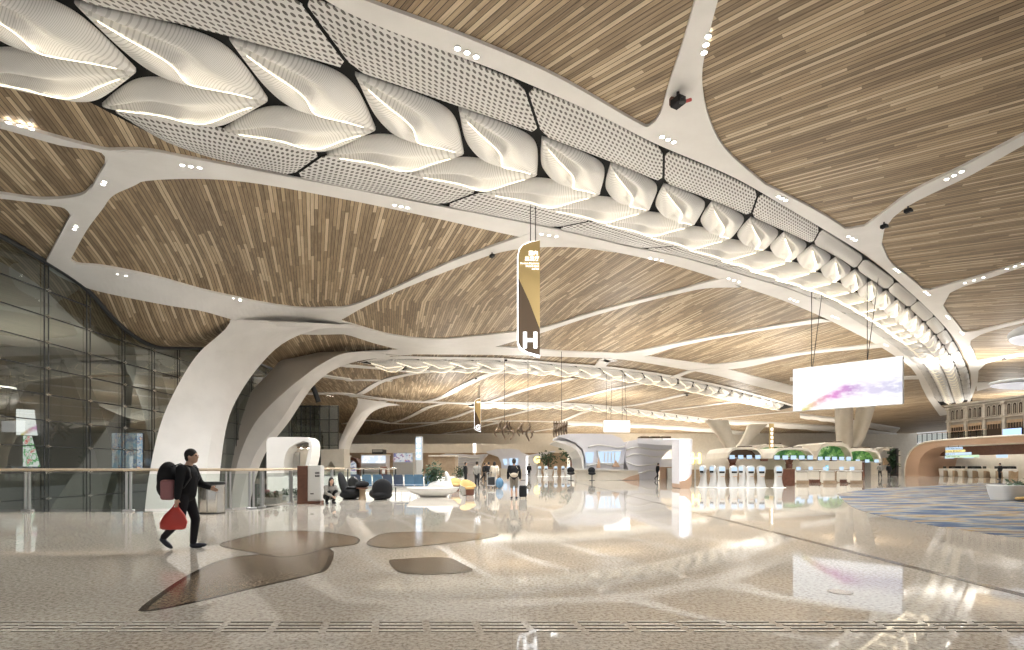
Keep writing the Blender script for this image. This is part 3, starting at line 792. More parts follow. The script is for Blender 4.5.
arch_column('arched_column',[(140,563),(145,508),(150,470),(162,420),(183,376),(199.6,352),(216.5,337),(227,327),(231,318),(228,309)],
            [(204,563),(205,508),(207,470),(216.5,416.5),(230,389),(250,362),(271,342),(298,329),(325,324),(352,325)],(42,47),(42,55),(.5,1.6,0),'wide white arched column rising beside the glass wall, the nearest one',None)
# second arch: a pale edge ribbon with a broad flank, its shade put into a taupe colour
n=40
La=[at(p.x,p.y,lerp(58,66,ss(i/39))) for i,p in enumerate(catmull([(x,y,0) for x,y in [(205,545),(208,505),(218,455),(233,416.5),(250,393),(271,371),(287.5,354.5),(318,352),(345,351.5)]],n))]
Lb=[at(p.x,p.y,lerp(57,64,ss(i/39))) for i,p in enumerate(catmull([(x,y,0) for x,y in [(226,545),(230,505),(240,455),(257,420),(287.5,389.5),(303,377),(318,366),(340,354.5),(352,352)]],n))]
Lc=[at(p.x,p.y,lerp(57.5,66,ss(i/39))) for i,p in enumerate(catmull([(x,y,0) for x,y in [(238,545),(240,505),(255,455),(281,420),(304,386),(318,373),(330,366),(350,359),(385,354)]],n))]
cl=lambda p: V((p.x,p.y,min(p.z,ceilz(p.x,p.y)+.1)))
La,Lb,Lc=[[cl(p) for p in q] for q in (La,Lb,Lc)]
t=thing('arched_column','arched column with pale edge and a broad flank tinted taupe for shade, behind the widest white column','column',(Lb[0].x,Lb[0].y,Lb[0].z))
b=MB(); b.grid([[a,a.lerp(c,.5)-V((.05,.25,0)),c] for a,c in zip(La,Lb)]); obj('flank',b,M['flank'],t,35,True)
b=MB(); b.grid([[c,c.lerp(d,.5),d,d+V((.3,1.6,0)),a+V((0,1.6,0)),a] for a,c,d in zip(La,Lb,Lc)]); obj('shaft',b,M['rib'],t,35,True)
arch_column('arched_column',[(322,500),(329,466),(340,440),(348,422),(356,408),(358,402),(357,398)],[(336,500),(340.5,466),(346.5,442),(356,426),(366,412.5),(380,406),(396,404)],(104,110),(104,112),(.6,2.5,0),'slender white arched column far behind the lounge seats',None)
# grey arches added behind the glass, modelled on columns reflected in it
arch_column('arched_column',[(60,540),(30,430),(10,372),(-14,330),(-40,306)],[(128,540),(107,500),(85,411),(58,352),(26,312),(-10,296),(-40,290)],(52,52),(50,52),(.3,2.2,0),'broad grey arch standing in for a column reflection in the lower panes of the glass wall',None,'grey')
arch_column('arched_column',[(160,540),(150,450),(141,405),(122,362),(100,338),(80,326)],[(178,540),(174,470),(160,410),(148,365),(140,345),(128,330)],(64,64),(64,64),(.3,2.2,0),'narrower grey arch standing in for a column reflection in the glass beside the white column',None,'grey')
b=MB(); rows=[]
for i in range(17):
    u=i/16; r=[]
    for j in range(13):
        v=j/12; r.append(V((lerp(-62,-44,v),lerp(58,72,u),9.2+1.8*math.sin(PI*u)*math.cos(v*4)-2.2*(v-.4)**2*2)))
    rows.append(r)
b.grid(rows); b.grid([[p+V((0,0,.4)) for p in r] for r in rows]); tag(obj('canopy',b,M['cream'],None,True),'pale curved canopy glimpsed through the middle of the glass wall','canopy')
def flat_screen(name,c,wd,ht,yaw,m,frame,label,cat,cables=(),dep=.25,group=None):
    t=thing(name,label,cat,tuple(c),group,yaw)
    b=MB(); x,z=wd/2,ht/2
    b.add([(-x,-dep/2-.004,-z),(x,-dep/2-.004,-z),(x,-dep/2-.004,z),(-x,-dep/2-.004,z)],[(0,1,2,3)],[(0,0),(1,0),(1,1),(0,1)]); obj('display',b,m,t)
    b=MB(); b.box((0,0,0),(wd+.06,dep,ht+.06),0,.03); obj('housing',b,frame,t)
    for (lx,tz,dx) in cables:
        b=MB(); b.tube([(lx,0,z),(lx+dx,0,tz)],.028,6); obj('cable',b,M['dark'],t)
    return t
sc2=m_screen('pink_display',1.0)
t=flat_screen('wall_display',at(41,423,52),3.5,2.4,.75,sc2,M['dark'],'pink and blue lit display seen through the glass wall','display',((-.0,-6.2,0),))
fl=m_flora('flower_poster',[(0,(.9,.9,.88)),(.45,(.12,.45,.14)),(.52,(.92,.92,.9)),(.58,(.75,.12,.10)),(.63,(.9,.9,.88)),(.68,(.1,.12,.5))],.9,1.6)
t=flat_screen('light_box',at(34,450.5,53),1.8,3.1,.1,fl,M['dark'],'lit poster of red and green flowers seen through the glass below the pink display','poster',((0,-7.4,0),))
fl2=m_flora('shop_window',[(0,(.25,.4,.5)),(.45,(.6,.6,.55)),(.52,(.1,.2,.35)),(.6,(.8,.5,.3)),(.66,(.5,.7,.75))],.5,2.5)
t=flat_screen('light_box',at(128,452,44),2.2,3.0,.2,fl2,M['dark'],'small lit shop poster seen through the glass close to the white column','poster',((0,-8,0),))
for q in ((-50,30,15),(-50,60,15),(-60,62,15)):
    ld=bpy.data.lights.new('spot','SPOT'); ld.energy=4500; ld.spot_size=math.radians(150); ld.spot_blend=1; ld.shadow_soft_size=.4; lo=bpy.data.objects.new('spot',ld); COL.objects.link(lo); lo.location=q
# white ramps down in the void
b=MB(); b.prism([(-27,24,-1.9),(-15.2,24,-.75),(-15.2,24,-1.2),(-27,24,-2.4)],(0,2.5,0)); tag(obj('bridge_ramp',b,M['white']),'white sloping bridge edge down in the opening behind the glass balustrade','ramp')

# ------------------------------------------------------------------ balustrade along the opening
rl=[V((-29.5,17.2,0)),V((-12.1,17.2,0)),V((-9.1,17.8,0)),V((-8.45,18.3,0)),V((-8.45,27.6,0))]
t=thing('glass_balustrade','glass balustrade with timber handrail running along the edge of the opening','balustrade',(-12,17.2,0))
b=MB()
for a,c in zip(rl,rl[1:]): 
    d=(c-a); m=(a+c)/2; b.box((m.x,m.y,1.30),(d.length+.06,.12,.085),math.atan2(d.y,d.x),.03)
obj('handrail',b,M['railw'],t,False,True)
def posts(a,c,step,off=0):
    L=(c-a).length; k=off
    while k<L: yield a+(c-a)*(k/L); k+=step
for a,c,st,of in ((rl[0],rl[1],3.2,1.55),(rl[1],rl[2],2.88,.1),(rl[2],rl[3],.75,.62),(rl[3],rl[4],2.4,.3)):
    d=(c-a).normalized(); ang=math.atan2(d.y,d.x)
    for p in posts(a,c,st,of):
        b=MB(); b.box((p.x-d.x*.06,p.y-d.y*.06,.62),(.05,.09,1.24),ang,.01); b.box((p.x+d.x*.06,p.y+d.y*.06,.62),(.05,.09,1.24),ang,.01); b.box((p.x,p.y,.03),(.3,.16,.06),ang,.01); obj('post',b,M['alu'],t,False,True)
    m=(a+c)/2; b=MB(); b.box((m.x,m.y,.62),((c-a).length-.05,.022,1.1),ang); obj('glass_panel',b,M['clear'],t,False,True)
# lit parapet on the far side of the opening and its own rail
b=MB(); b.box((-10.6,28.3,.45),(3.9,.25,.95)); 
t=thing('lit_parapet','low parapet of glowing white panels behind the brown kiosk','parapet',(-9.6,28.15,0))
obj('base',b,M['lgrey'],t,False,True)
for i in range(3):
    b=MB(); b.box((-11.9+i*1.3,28.15,.5),(1.2,.06,.75),0,.01); obj('lit_panel',b,M['lit'],t,False,True)
t=thing('steel_railing','slim steel railing with posts behind the dark lounge seats','railing',(-8,30,0))
b=MB(); b.tube([(-10.8,30,1.28),(-6.3,30,1.28)],.04,8); obj('handrail',b,M['steel'],t,False,True)
for i in range(6):
    b=MB(); b.tube([(-10.7+i*.87,30,0),(-10.7+i*.87,30,1.26)],.035,8); obj('post',b,M['dark'],t,False,True)
b=MB(); b.box((-8.5,30,.6),(4.4,.02,1.0)); obj('glass_panel',b,M['clear'],t,False,True)
t=thing('lit_parapet','long low band of glowing white panels behind the blue seats','parapet',(-6,33,0))
b=MB(); b.box((-7.4,33,.4),(8,.2,.8)); obj('base',b,M['lgrey'],t,False,True)
for i in range(5):
    b=MB(); b.box((-10.6+i*1.6,32.87,.46),(1.5,.05,.62),0,.01); obj('lit_panel',b,M['lit'],t,False,True)

# ------------------------------------------------------------------ hanging signs
def blade_sign(name,px,ytop,ybot,D,letter,label,sc=1.0,full=True):
    top=at(px,ytop,D); bot=at(px,ybot,D); Hh=top.z-bot.z; W=Hh*.195; c=V((top.x,D,bot.z))
    t=thing(name,label,'hanging sign',tuple(c))
    w=W/2
    def outline(ins):
        pts=[(w,0,Hh-ins*.3),(w*.2,0,Hh-Hh*.008-ins),(-w*.5,0,Hh*.965-ins),(-w*.85+ins*.6,0,Hh*.925-ins),(-w+ins,0,Hh*.86)]
        pts=[(x,y,z) for x,y,z in pts]
        pts+=[(-w+ins,0,Hh*.12+ins),(-w*.8+ins,0,Hh*.075+ins),(-w*.1,0,Hh*.035+ins),(w,0,ins*1.6)]
        return pts
    b=MB(); b.prism([(x,.0,z) for x,y,z in outline(.0)],(0,.30,0)); obj('light_edge',b,M['ledw'],t)
    b=MB(); b.prism([(x,-.03,z) for x,y,z in outline(W*.05)],(0,.04,0)); obj('dark_face',b,M['bronze'],t)
    o=outline(W*.05); up=o[:5]
    b=MB(); b.prism([(x,-.05,z) for x,y,z in up+[(-w+W*.05,0,Hh*.68),(w*.05,0,Hh*.48),(w,0,Hh*.235)]],(0,.045,0)); obj('gold_face',b,M['gold'],t)
    text('letter',letter,Hh*.185,(c.x+.014*Hh,D-.07,c.z+Hh*.135),(PI/2,0,0),M['ledw'],t,.015,'CENTER',1.0,.035)
    if full:
        for s_,sz,xx,zz in (('国内',.042,w*.42,.885),('出发厅',.042,w*.30,.838)):
            text('lettering',s_,Hh*sz,(c.x+xx,D-.07,c.z+Hh*zz),(PI/2,0,0),M['ledw'],t,.01)
        for s_,zz in (('Domestic Departures',.800),('Check-in Island',.776),('and Hall',.752)):
            text('lettering',s_,Hh*.0195,(c.x+w*.9,D-.07,c.z+Hh*zz),(PI/2,0,0),M['ledw'],t,.008,'RIGHT',.92)
    else:
        text('lettering','国内',Hh*.06,(c.x+w*.3,D-.07,c.z+Hh*.88),(PI/2,0,0),M['ledw'],t,.01)
    for dx in (.18*w,.62*w):
        b=MB(); b.tube([(dx,.12,Hh-.05),(dx,.12,15.65-c.z)],.022 if D<50 else .05,6); obj('cable',b,M['dark'],t)
    return t
blade_sign('hanging_sign',528.5,240.5,357,29,'H','tall gold and dark hanging blade sign with white glowing edge and letter H')
blade_sign('hanging_sign',477.5,398.3,432,97,'G','smaller distant gold and dark hanging blade sign with letter G',1,False)
# big display and the small far one
cb=lambda x,z0: None
A_,B_=at(794,371,45.5),at(903,355,40); A2,B2_=at(794,413,45.5),at(903,402,40)
c=(A_+B_+A2+B2_)/4; d=B_-A_; yaw=math.atan2(d.y,d.x); wd=math.hypot(d.x,d.y)
t=flat_screen('hanging_screen',c,wd,(A_.z-A2.z+B_.z-B2_.z)/2,yaw,M['screen'],M['white'],'big hanging white LED screen with a violet silk ribbon','display',
   ((-wd*.32,15.7-c.z,0),(-wd*.31,15.7-c.z,.75),(wd*.20,15.7-c.z,0),(wd*.20,15.7-c.z,.75)),.35)
c=at(616.5,426.5,84); flat_screen('hanging_screen',c,4.1,1.75,.12,M['litw'],M['white'],'small far hanging white screen above the pale wavy pavilion','display',((-1.6,15.5-c.z,0),(-.9,15.5-c.z,.2),(.9,15.5-c.z,0),(1.6,15.5-c.z,-.3)),.4)
# petal lamps at the right
for (px,py,D,rx,rz,lb) in ((1036,383,33,2.6,.30,'long low white petal lamp hanging over the carpet'),(1046,333,31,1.75,.62,'upper white petal lamp hanging over the carpet, cut by the picture edge')):
    c=at(px,py,D); t=thing('hanging_petal_lamp',lb,'hanging lamp',tuple(c),'petal lamps over the carpet')
    b=MB(); b.ell((0,0,0),(rx,1.5,rz),28,12); obj('shade',b,M['lgrey'],t,True)
    b=MB(); b.ell((0,0,-rz*.35),(rx*.96,1.42,rz*.72),28,12); obj('diffuser',b,M['petal'],t,True)
    b=MB(); b.tube([(rx*.3,0,rz*.9),(rx*.3,0,15.7-c.z)],.03,6); obj('cable',b,M['dark'],t)
# small gear on the ribs
def gear(px,py,kind,lb):
    c=cpt(px,py); t=thing('ceiling_camera',lb,'camera',tuple(c),'small devices fixed to the ribs')
    s=.5 if kind=='big' else .34
    b=MB(); b.lathe([(.12*s,-.5*s),(.12*s,.0)],(0,0,0),10); obj('mount',b,M['dark'],t)
    b=MB(); b.box((0,0,-.75*s),(.75*s,1.0*s,.6*s),.5,.08*s); obj('housing',b,M['blackm'],t)
    b=MB(); b.lathe([(.1*s,0),(.22*s,-.1*s),(.26*s,-.35*s),(.2*s,-.4*s)],(.2*s,-.5*s,-.75*s),12); obj('lens_hood',b,M['dark'],t)
    if kind=='big':
        b=MB(); b.box((.62*s,-.1,-.8*s),(.7*s,.25*s,.2*s),-.5,.03); obj('bracket',b,M['red'],t)
        b=MB(); b.box((-.3*s,.55*s,-.35*s),(.35*s,.35*s,.6*s),.2,.03); obj('junction_box',b,M['brown'],t)
gear(678,92,'big','black camera with a red bracket on the tall white branch'); gear(492,252,'s','black camera on the rib running up to the hanging sign'); gear(506,358.5,'s','small dark device on the thin rib above the second trough')
gear(476,377,'s','small dark device on a rib under the second trough'); gear(884,222,'s','dark device at the root of the slanting rib'); gear(908,206,'s','dark device halfway up the slanting rib'); gear(1004,357,'s','dark device on the slim rib above the low petal lamp'); gear(687,394,'s','tiny dark device on a distant slim rib behind the pavilion')
# ------------------------------------------------------------------ hanging bronze sculptures
def curl(px,D,y0,y1,amp,ph,parent,base):
    pts=[]
    for i in range(15):
        u=i/14; y=lerp(y0,y1,u); x=px+amp*math.sin(u*6.2+ph)*(1-.3*u); p=at(x,y,D+.8*math.cos(u*5+ph)); pts.append(p-base)
    b=MB(); b.tube(pts,[.11*math.sin(PI*(.12+.8*i/14))+.05 for i in range(15)],8); obj('bronze_stem',b,M['bronze'],parent,True)
def sculpt(items,D,lb,bar=None):
    base=at(items[0][0],items[0][1],D); t=thing('hanging_sculpture',lb,'sculpture',tuple(base))
    for it in items: curl(it[0],D,it[1],it[2],it[3],it[4],t,base)
    if bar:
        for (a,c) in bar:
            b=MB(); b.tube([at(*a,D)-base,at(*c,D)-base],.11,6); obj('crossbar',b,M['bronze'],t)
    p=at(items[len(items)//2][0],items[0][1],D)-base
    b=MB(); b.tube([p,V((p.x,p.y,15.7-base.z))],.03,5); obj('cable',b,M['dark'],t)
sculpt([(496.5,424,437,2.2,.4),(501,419.5,432,1.0,2),(504.5,422,439.5,2.0,1),(508,421,434,1.2,3),(511.5,422,439.5,2.2,4)],72,'cluster of five curling bronze stems hanging over the hall',[((497,431),(512,431))])
sculpt([(519,423,436,1.8,.6),(522,423,434,1.0,2.2),(528,423,441,2.0,1),(531,426,438,1.6,3.4)],74,'looser cluster of four curling bronze stems hanging beside the denser one',[((518,431),(534,432))])
sculpt([(554+i*2.5,421.5,437-i*.6,.35,i*.3) for i in range(6)],68,'comb of six upright bronze bars hanging above the pavilion wing',[((553,423),(567,424)),((553,430),(567,431))])

# ------------------------------------------------------------------ bin, kiosk, portal, planters
c=flo(211.5,513.2); t=thing('litter_bin','oval brushed steel litter bin beside the walking man','litter bin',tuple(c))
b=MB(); b.lathe([(.37,.0),(.39,.02),(.39,.86),(.37,.88)],(0,0,0),32,1,.62); obj('body',b,M['steel'],t,35)
b=MB(); b.lathe([(.40,.86),(.405,.88),(.405,.93),(.39,.945),(.26,.945),(.24,.90),(.0,.90)],(0,0,0),32,1,.62); obj('lid',b,M['dark'],t,35)
b=MB(); b.box((0,-.243,.45),(.012,.012,.8)); obj('seam',b,M['dark'],t)
b=MB(); b.lathe([(.40,0),(.40,.03),(.36,.035)],(0,0,0),32,1,.62); obj('plinth',b,M['dark'],t)
c=flo(309.5,503.4); t=thing('info_kiosk','brown and white information kiosk standing beside the crouching woman','kiosk',tuple(c),None,.12)
b=MB(); b.box((-.19,.0,.73),(.36,.62,1.40),0,.01); obj('brown_panel',b,M['brown'],t)
b=MB(); b.box((.235,.02,.77),(.47,.6,1.34),0,.01); wp=obj('white_panel',b,M['lgrey'],t)
b=MB(); b.box((.235,-.283,.78),(.42,.012,1.24),0,.004); obj('front_sheet',b,M['white'],wp)
b=MB(); b.box((.04,0,.05),(.84,.66,.1),0,.01); obj('plinth',b,M['brown'],t)
for z in (1.05,1.16): 
    b=MB(); b.box((.35,-.292,z),(.16,.01,.07),0,.002); obj('icon_plate',b,M['dark'],wp)
b=MB(); b.box((.16,-.292,.38),(.12,.01,.04)); obj('icon_plate',b,M['dark'],wp)
for k,zz in enumerate((1.16,1.05)): text('lettering',('Flight Info','Wi-Fi')[k],.045,(c.x+.35,c.y-.30,c.z+zz),(PI/2,0,0),M['white'],t,.002)
# portal: white wall with a sweeping arched opening
D0=30.0; c=at(290,503,D0); c.z=0
t=thing('portal','white portal with sweeping arched opening beyond the balustrade','portal',(c.x,D0,0))
def P2(px,py): p=at(px,py,D0); return V((p.x-c.x,0,p.z))
outer=[P2(266.5,503.3),P2(266.5,441),P2(268,438),P2(272,437),P2(296,437),P2(307,437.3),P2(311,440.5),P2(312,446),P2(311.5,456),P2(309,466),P2(308.5,503.3)]
inner=[P2(305,503.3),P2(305,467),P2(307.5,455),P2(309.3,447),P2(308.5,442.5),P2(304,441),P2(296,443),P2(289,448),P2(285.5,454),P2(284,462),P2(284,503.3)]
oo=outer; b=MB(); b.prism(oo+inner,(0,1.3,0)); obj('wall',b,M['rib'],t)
b=MB(); b.add([P2(283,503.3)+V((0,1.28,0)),P2(309,503.3)+V((0,1.28,0)),P2(309.5,439)+V((0,1.28,0)),P2(284,439)+V((0,1.28,0))],[(0,1,2,3)]); obj('back_panel',b,M['cream'],t)
q=P2(287.5,480); b=MB(); b.box((q.x,1.2,1.15),(.42,.08,2.1),0,.01); obj('door',b,M['grey'],t)
b=MB(); b.box((q.x+.72,.9,2.46),(.9,.6,.08)); obj('soffit',b,M['tan'],t)
for dx in (.45,.85):
    b=MB(); b.lathe([(.0,2.40),(.06,2.40),(.06,2.43)],(q.x+dx,.8,0),10); obj('downlight',b,M['lens'],t)
# flowers at its foot
def planter(loc,n,w,label,flower,name='flower_box'):
    t=thing(name,label,'planter',tuple(loc))
    b=MB(); b.box((0,0,.11),(w,.34,.22),0,.03); obj('trough',b,M['lgrey'],t)
    b=MB(); r=random.Random(len(label))
    for i in range(n):
        x=r.uniform(-w/2,w/2); y=r.uniform(-.15,.15); z=r.uniform(.22,.48); a=r.uniform(0,6.3); L=r.uniform(.12,.22)
        dx,dy=math.cos(a)*L,math.sin(a)*L; b.add([(x,y,z-.08),(x+dx*.5-dy*.2,y+dy*.5+dx*.2,z+.02),(x+dx,y+dy,z),(x+dx*.5+dy*.2,y+dy*.5-dx*.2,z+.02)],[(0,1,2,3)])
    obj('foliage',b,M['leafg'],t)
    if flower:
        for i in range(9):
            b=MB(); b.ell((r.uniform(-w/2.6,w/2.6),r.uniform(-.14,.1),r.uniform(.36,.50)),(.07,.07,.055),8,5); obj('flower',b,M[flower],t,True)
c=flo(276,503.5); planter((c.x-.28,c.y,0),90,.75,'low box of red and pink flowers at the foot of the white portal','mauve'); 
c=flo(294,501); planter((c.x-.32,c.y+.6,0),90,.7,'low box of green plants between the portal and the brown kiosk',None)
c=flo(332,470.5) if False else at(332.5,470,70); b=MB(); b.prism([at(*p,72) for p in [(321,475),(321,449.5),(344,449),(344,475),(335,475),(334.5,466),(331,461),(327.5,466),(327,475)]],(0,2.5,0)); tag(obj('portal',b,M['cream']),'far cream wall with a small arched opening behind the slender column','portal')

# ------------------------------------------------------------------ lounge seats
def skinof(mb,name,m,parent,vox=.03,smooth=3):
    o=obj(name,mb,m,parent,True); r=o.modifiers.new('remesh','REMESH'); r.mode='VOXEL'; r.voxel_size=vox; r.use_smooth_shade=True
    if smooth:
        sm=o.modifiers.new('smooth','SMOOTH'); sm.iterations=smooth; sm.factor=.5
    return o
c=flo(349.5,499.3); t=thing('lounge_chair','black moulded lounge chair seen from its side, nearest the crouching woman','chair',tuple(c),'black moulded lounge chairs',0)
b=MB(); b.ell((.10,0,.28),(.42,.40,.27),20,12); b.ell((-.02,0,.20),(.40,.40,.19),20,12); b.ell((-.26,0,.62),(.14,.40,.58),20,12,Matrix.Rotation(-.28,3,'Y')); skinof(b,'shell',M['blackm'],t,.03,8)
b=MB(); b.lathe([(.26,0),(.28,.02),(.24,.06)],(0,0,0),16); obj('foot_ring',b,M['dark'],t)
b=MB(); b.ell((.16,0,.50),(.30,.32,.06),16,8); obj('cushion',b,M['blackm'],t,True)
c=flo(380.5,499.8); t=thing('lounge_chair','black moulded lounge chair turned with its rounded back to the camera','chair',tuple(c),'black moulded lounge chairs',0)
b=MB(); b.ell((.10,-.12,.45),(.44,.22,.45),20,14); b.ell((-.12,.22,.26),(.42,.42,.25),20,12); b.ell((.08,0,.2),(.42,.40,.2),20,12); skinof(b,'shell',M['blackm'],t,.03,8)
b=MB(); b.lathe([(.26,0),(.28,.02),(.24,.06)],(0,0,0),16); obj('foot_ring',b,M['dark'],t)
b=MB(); b.ell((-.12,.28,.50),(.30,.30,.06),16,8); obj('cushion',b,M['blackm'],t,True)
c=flo(353.5,497.2); t=thing('lounge_chair','third black lounge chair half hidden behind the two nearer ones','chair',tuple(c),'black moulded lounge chairs',0)
b=MB(); b.ell((0,-.05,.66),(.26,.14,.30),18,12); b.ell((0,.22,.24),(.36,.36,.24),18,12); b.ell((0,.05,.35),(.22,.14,.35),16,10); skinof(b,'shell',M['dark'],t,.03,6)
b=MB(); b.lathe([(.26,0),(.28,.02),(.24,.06)],(0,0,0),16); obj('foot_ring',b,M['dark'],t)
c=flo(362.5,499.6); t=thing('side_table','small brown pedestal table between the two black lounge chairs','table',tuple(c))
b=MB(); b.lathe([(.17,0),(.15,.03),(.12,.25),(.13,.42),(.17,.46)],(0,0,0),18); obj('pedestal',b,M['tan'],t,35)
b=MB(); b.lathe([(.0,.46),(.24,.46),(.25,.475),(.25,.495),(.24,.51),(.0,.51)],(0,0,0),22); obj('table_top',b,M['brown'],t,35)
t=thing('holdall','black soft holdall lying on the brown pedestal table','bag',(c.x,c.y,.51))
b=MB(); b.ell((0,0,.14),(.29,.17,.15),18,10); b.ell((-.1,0,.12),(.2,.18,.13),16,10); obj('bag_body',b,M['blackm'],t,True)
b=MB(); b.tube([(-.14,0,.24),(-.1,-.02,.33),(.06,-.02,.33),(.12,0,.25)],.016,6); obj('strap',b,M['dark'],t,True)
# beam seats
def beam_seat(c,cols,label,n):
    t=thing('beam_seat',label,'seating',tuple(c),'blue beam seats'); w=.54
    for k in range(n):
        x=(k-(n-1)/2)*w; mm=M[cols[k]]
        b=MB(); rows=[]
        for i in range(9):
            u=i/8; z=lerp(.50,1.0,u); y=lerp(-.02,-.16,u)+.04*math.sin(PI*u); wv=.235*(1-.12*max(0,u-.7)/.3)
            rows.append([V((x+wv*q,y-.035*(1-q*q),z)) for q in (-1,-.6,0,.6,1)])
        b.grid(rows); b.grid([[p+V((0,.035,0)) for p in r] for r in rows]); obj('backrest',b,mm,t,True)
        b=MB(); b.box((x,.22,.45),(.47,.46,.06),0,.025); obj('seat',b,mm,t)
        b=MB(); b.tube([(x+w/2,-.02,.42),(x+w/2,.02,.66),(x+w/2,.36,.66),(x+w/2,.40,.42)],.018,6); obj('armrest',b,M['alu'],t)
    b=MB(); b.box((0,.2,.38),(n*w,.08,.06)); obj('beam',b,M['alu'],t)
    for s_ in (-1,1):
        b=MB(); b.tube([(s_*n*w*.33,-.1,.02),(s_*n*w*.33,.18,.36),(s_*n*w*.33,.5,.02)],.025,6); obj('leg',b,M['alu'],t)
Dn=27.4
for px,cols,lb,n in ((367,('navy','blue','blue'),'row of three blue seats behind the black lounge chairs',3),(398.5,('navy','navy','blue'),'row of three blue seats, two of them navy, beside the rounded black chair',3),(424,('blue','blue'),'pair of light blue seats partly behind the boat planter',2)):
    p=at(px,494,Dn); beam_seat((p.x,Dn,0),cols,lb,n)
# boat planter with shrub
c=flo(432.5,497.6); t=thing('boat_planter','white boat shaped bench planter with a leafy shrub','planter',(c.x,c.y+.7,0))
rings=[]
for i in range(13):
    u=i/12; x=lerp(-1.28,1.12,u); k=max(.02,math.sin(PI*min(1,max(0,.02+u*.96)))**.6); 
    zb=.0 if .15<u<.85 else .12; wb=.46*k*.72; wt=.62*k
    xs_=x*1.0; xb=x*.72-.0
    rings.append([V((xb,-wb,zb)),V((lerp(xb,xs_,.6),-wt*.92,.24)),V((xs_,-wt,.40)),V((xs_,-wt*.9,.45)),V((xs_,wt*.9,.45)),V((xs_,wt,.40)),V((lerp(xb,xs_,.6),wt*.92,.24)),V((xb,wb,zb))])
b=MB(); b.loft(rings); obj('bench',b,M['white'],t,50)
b=MB(); b.ell((.25,.1,.42),(.62,.40,.34),20,10); b.ell((.62,.15,.70),(.13,.22,.52),14,10,Matrix.Rotation(-.25,3,'Y')); skinof(b,'shell',M['white'],t,.04,5)
def shrub(name,parent,c,rad,n,seed,leaf=.16):
    r=random.Random(seed); b=MB()
    for i in range(n):
        p=V((r.gauss(0,.5),r.gauss(0,.4),r.gauss(0,.5))); 
        if p.length>1.2: p=p.normalized()*1.2
        p=V((p.x*rad[0],p.y*rad[1],p.z*rad[2]))+V(c); a=V((r.uniform(-1,1),r.uniform(-1,1),r.uniform(-.4,1))).normalized(); s_=a.orthogonal().normalized(); L=leaf*r.uniform(.7,1.3)
        b.add([p,p+a*L*.5+s_*L*.24,p+a*L,p+a*L*.5-s_*L*.24],[(0,1,2,3)])
    return obj(name,b,M['leafg'],parent)
shrub('foliage',t,(-.05,.15,.98),(.42,.34,.55),420,3); b=MB(); b.tube([(0,.15,.5),(-.04,.15,.9),(-.1,.12,1.2)],.03,6); obj('stem',b,M['brown'],t)
b=MB(); b.tube([(.05,.15,.5),(.12,.18,.85)],.025,6); obj('stem',b,M['brown'],t)
# tub chairs
def tub(c,rz,lb):
    t=thing('tub_chair',lb,'chair',tuple(c),'tub chairs with yellow linings',rz)
    R=[];Rin=[]
    for i in range(19):
        a=lerp(-2.35,2.35,i/18)+PI/2; hgt=lerp(.42,.74,.5+.5*math.cos((a-PI/2)*1.25)); 
        R.append([V((.27*math.cos(a),.27*math.sin(a),.03)),V((.36*math.cos(a),.36*math.sin(a),.35)),V((.40*math.cos(a),.40*math.sin(a),hgt))])
        Rin.append([V((.40*math.cos(a),.40*math.sin(a),hgt)),V((.36*math.cos(a),.36*math.sin(a),hgt+.02)),V((.30*math.cos(a),.30*math.sin(a),.40))])
    b=MB(); b.grid(R); obj('shell',b,M['grey'],t,True)
    b=MB(); b.grid(Rin); obj('lining',b,M['goldf'],t,True)
    b=MB(); b.lathe([(.0,.30),(.31,.30),(.33,.36),(.30,.43),(.0,.45)],(0,0,0),20); obj('seat_cushion',b,M['goldf'],t,True)
    b=MB(); b.box((0,-.22,.15),(.40,.12,.28),0,.02); obj('front_panel',b,M['brown'],t)
M['goldf']=mat('mustard_fabric',(.60,.40,.16),.8)
c=flo(468,495.3); tub((c.x,c.y,0),.5,'grey tub chair with mustard lining, the nearer of two'); c=flo(455,491.5); tub((c.x,c.y,0),.2,'grey tub chair with mustard lining, half behind the boat planter')
# slab sign
c=at(419.3,492,34.6); t=thing('sign_pylon','tall slab sign with white lettering behind the boat planter','sign',(c.x,34.6,0))
b=MB(); b.box((0,0,1.72),(.44,.18,3.1),.3,.01); obj('slab',b,M['grey'],t)
b=MB(); b.box((0,0,.35),(.46,.2,.7),.3,.01); obj('plinth',b,M['brown'],t)
b=MB(); b.box((-.03,-.10,2.5),(.36,.02,1.4),.3,.004); obj('lit_face',b,M['mon'],t)
for k,ch in enumerate('服务中心'): text('lettering',ch,.28,(c.x-.03,34.47,3.0-.32*k),(PI/2,0,.3),M['litw'],t,.004)

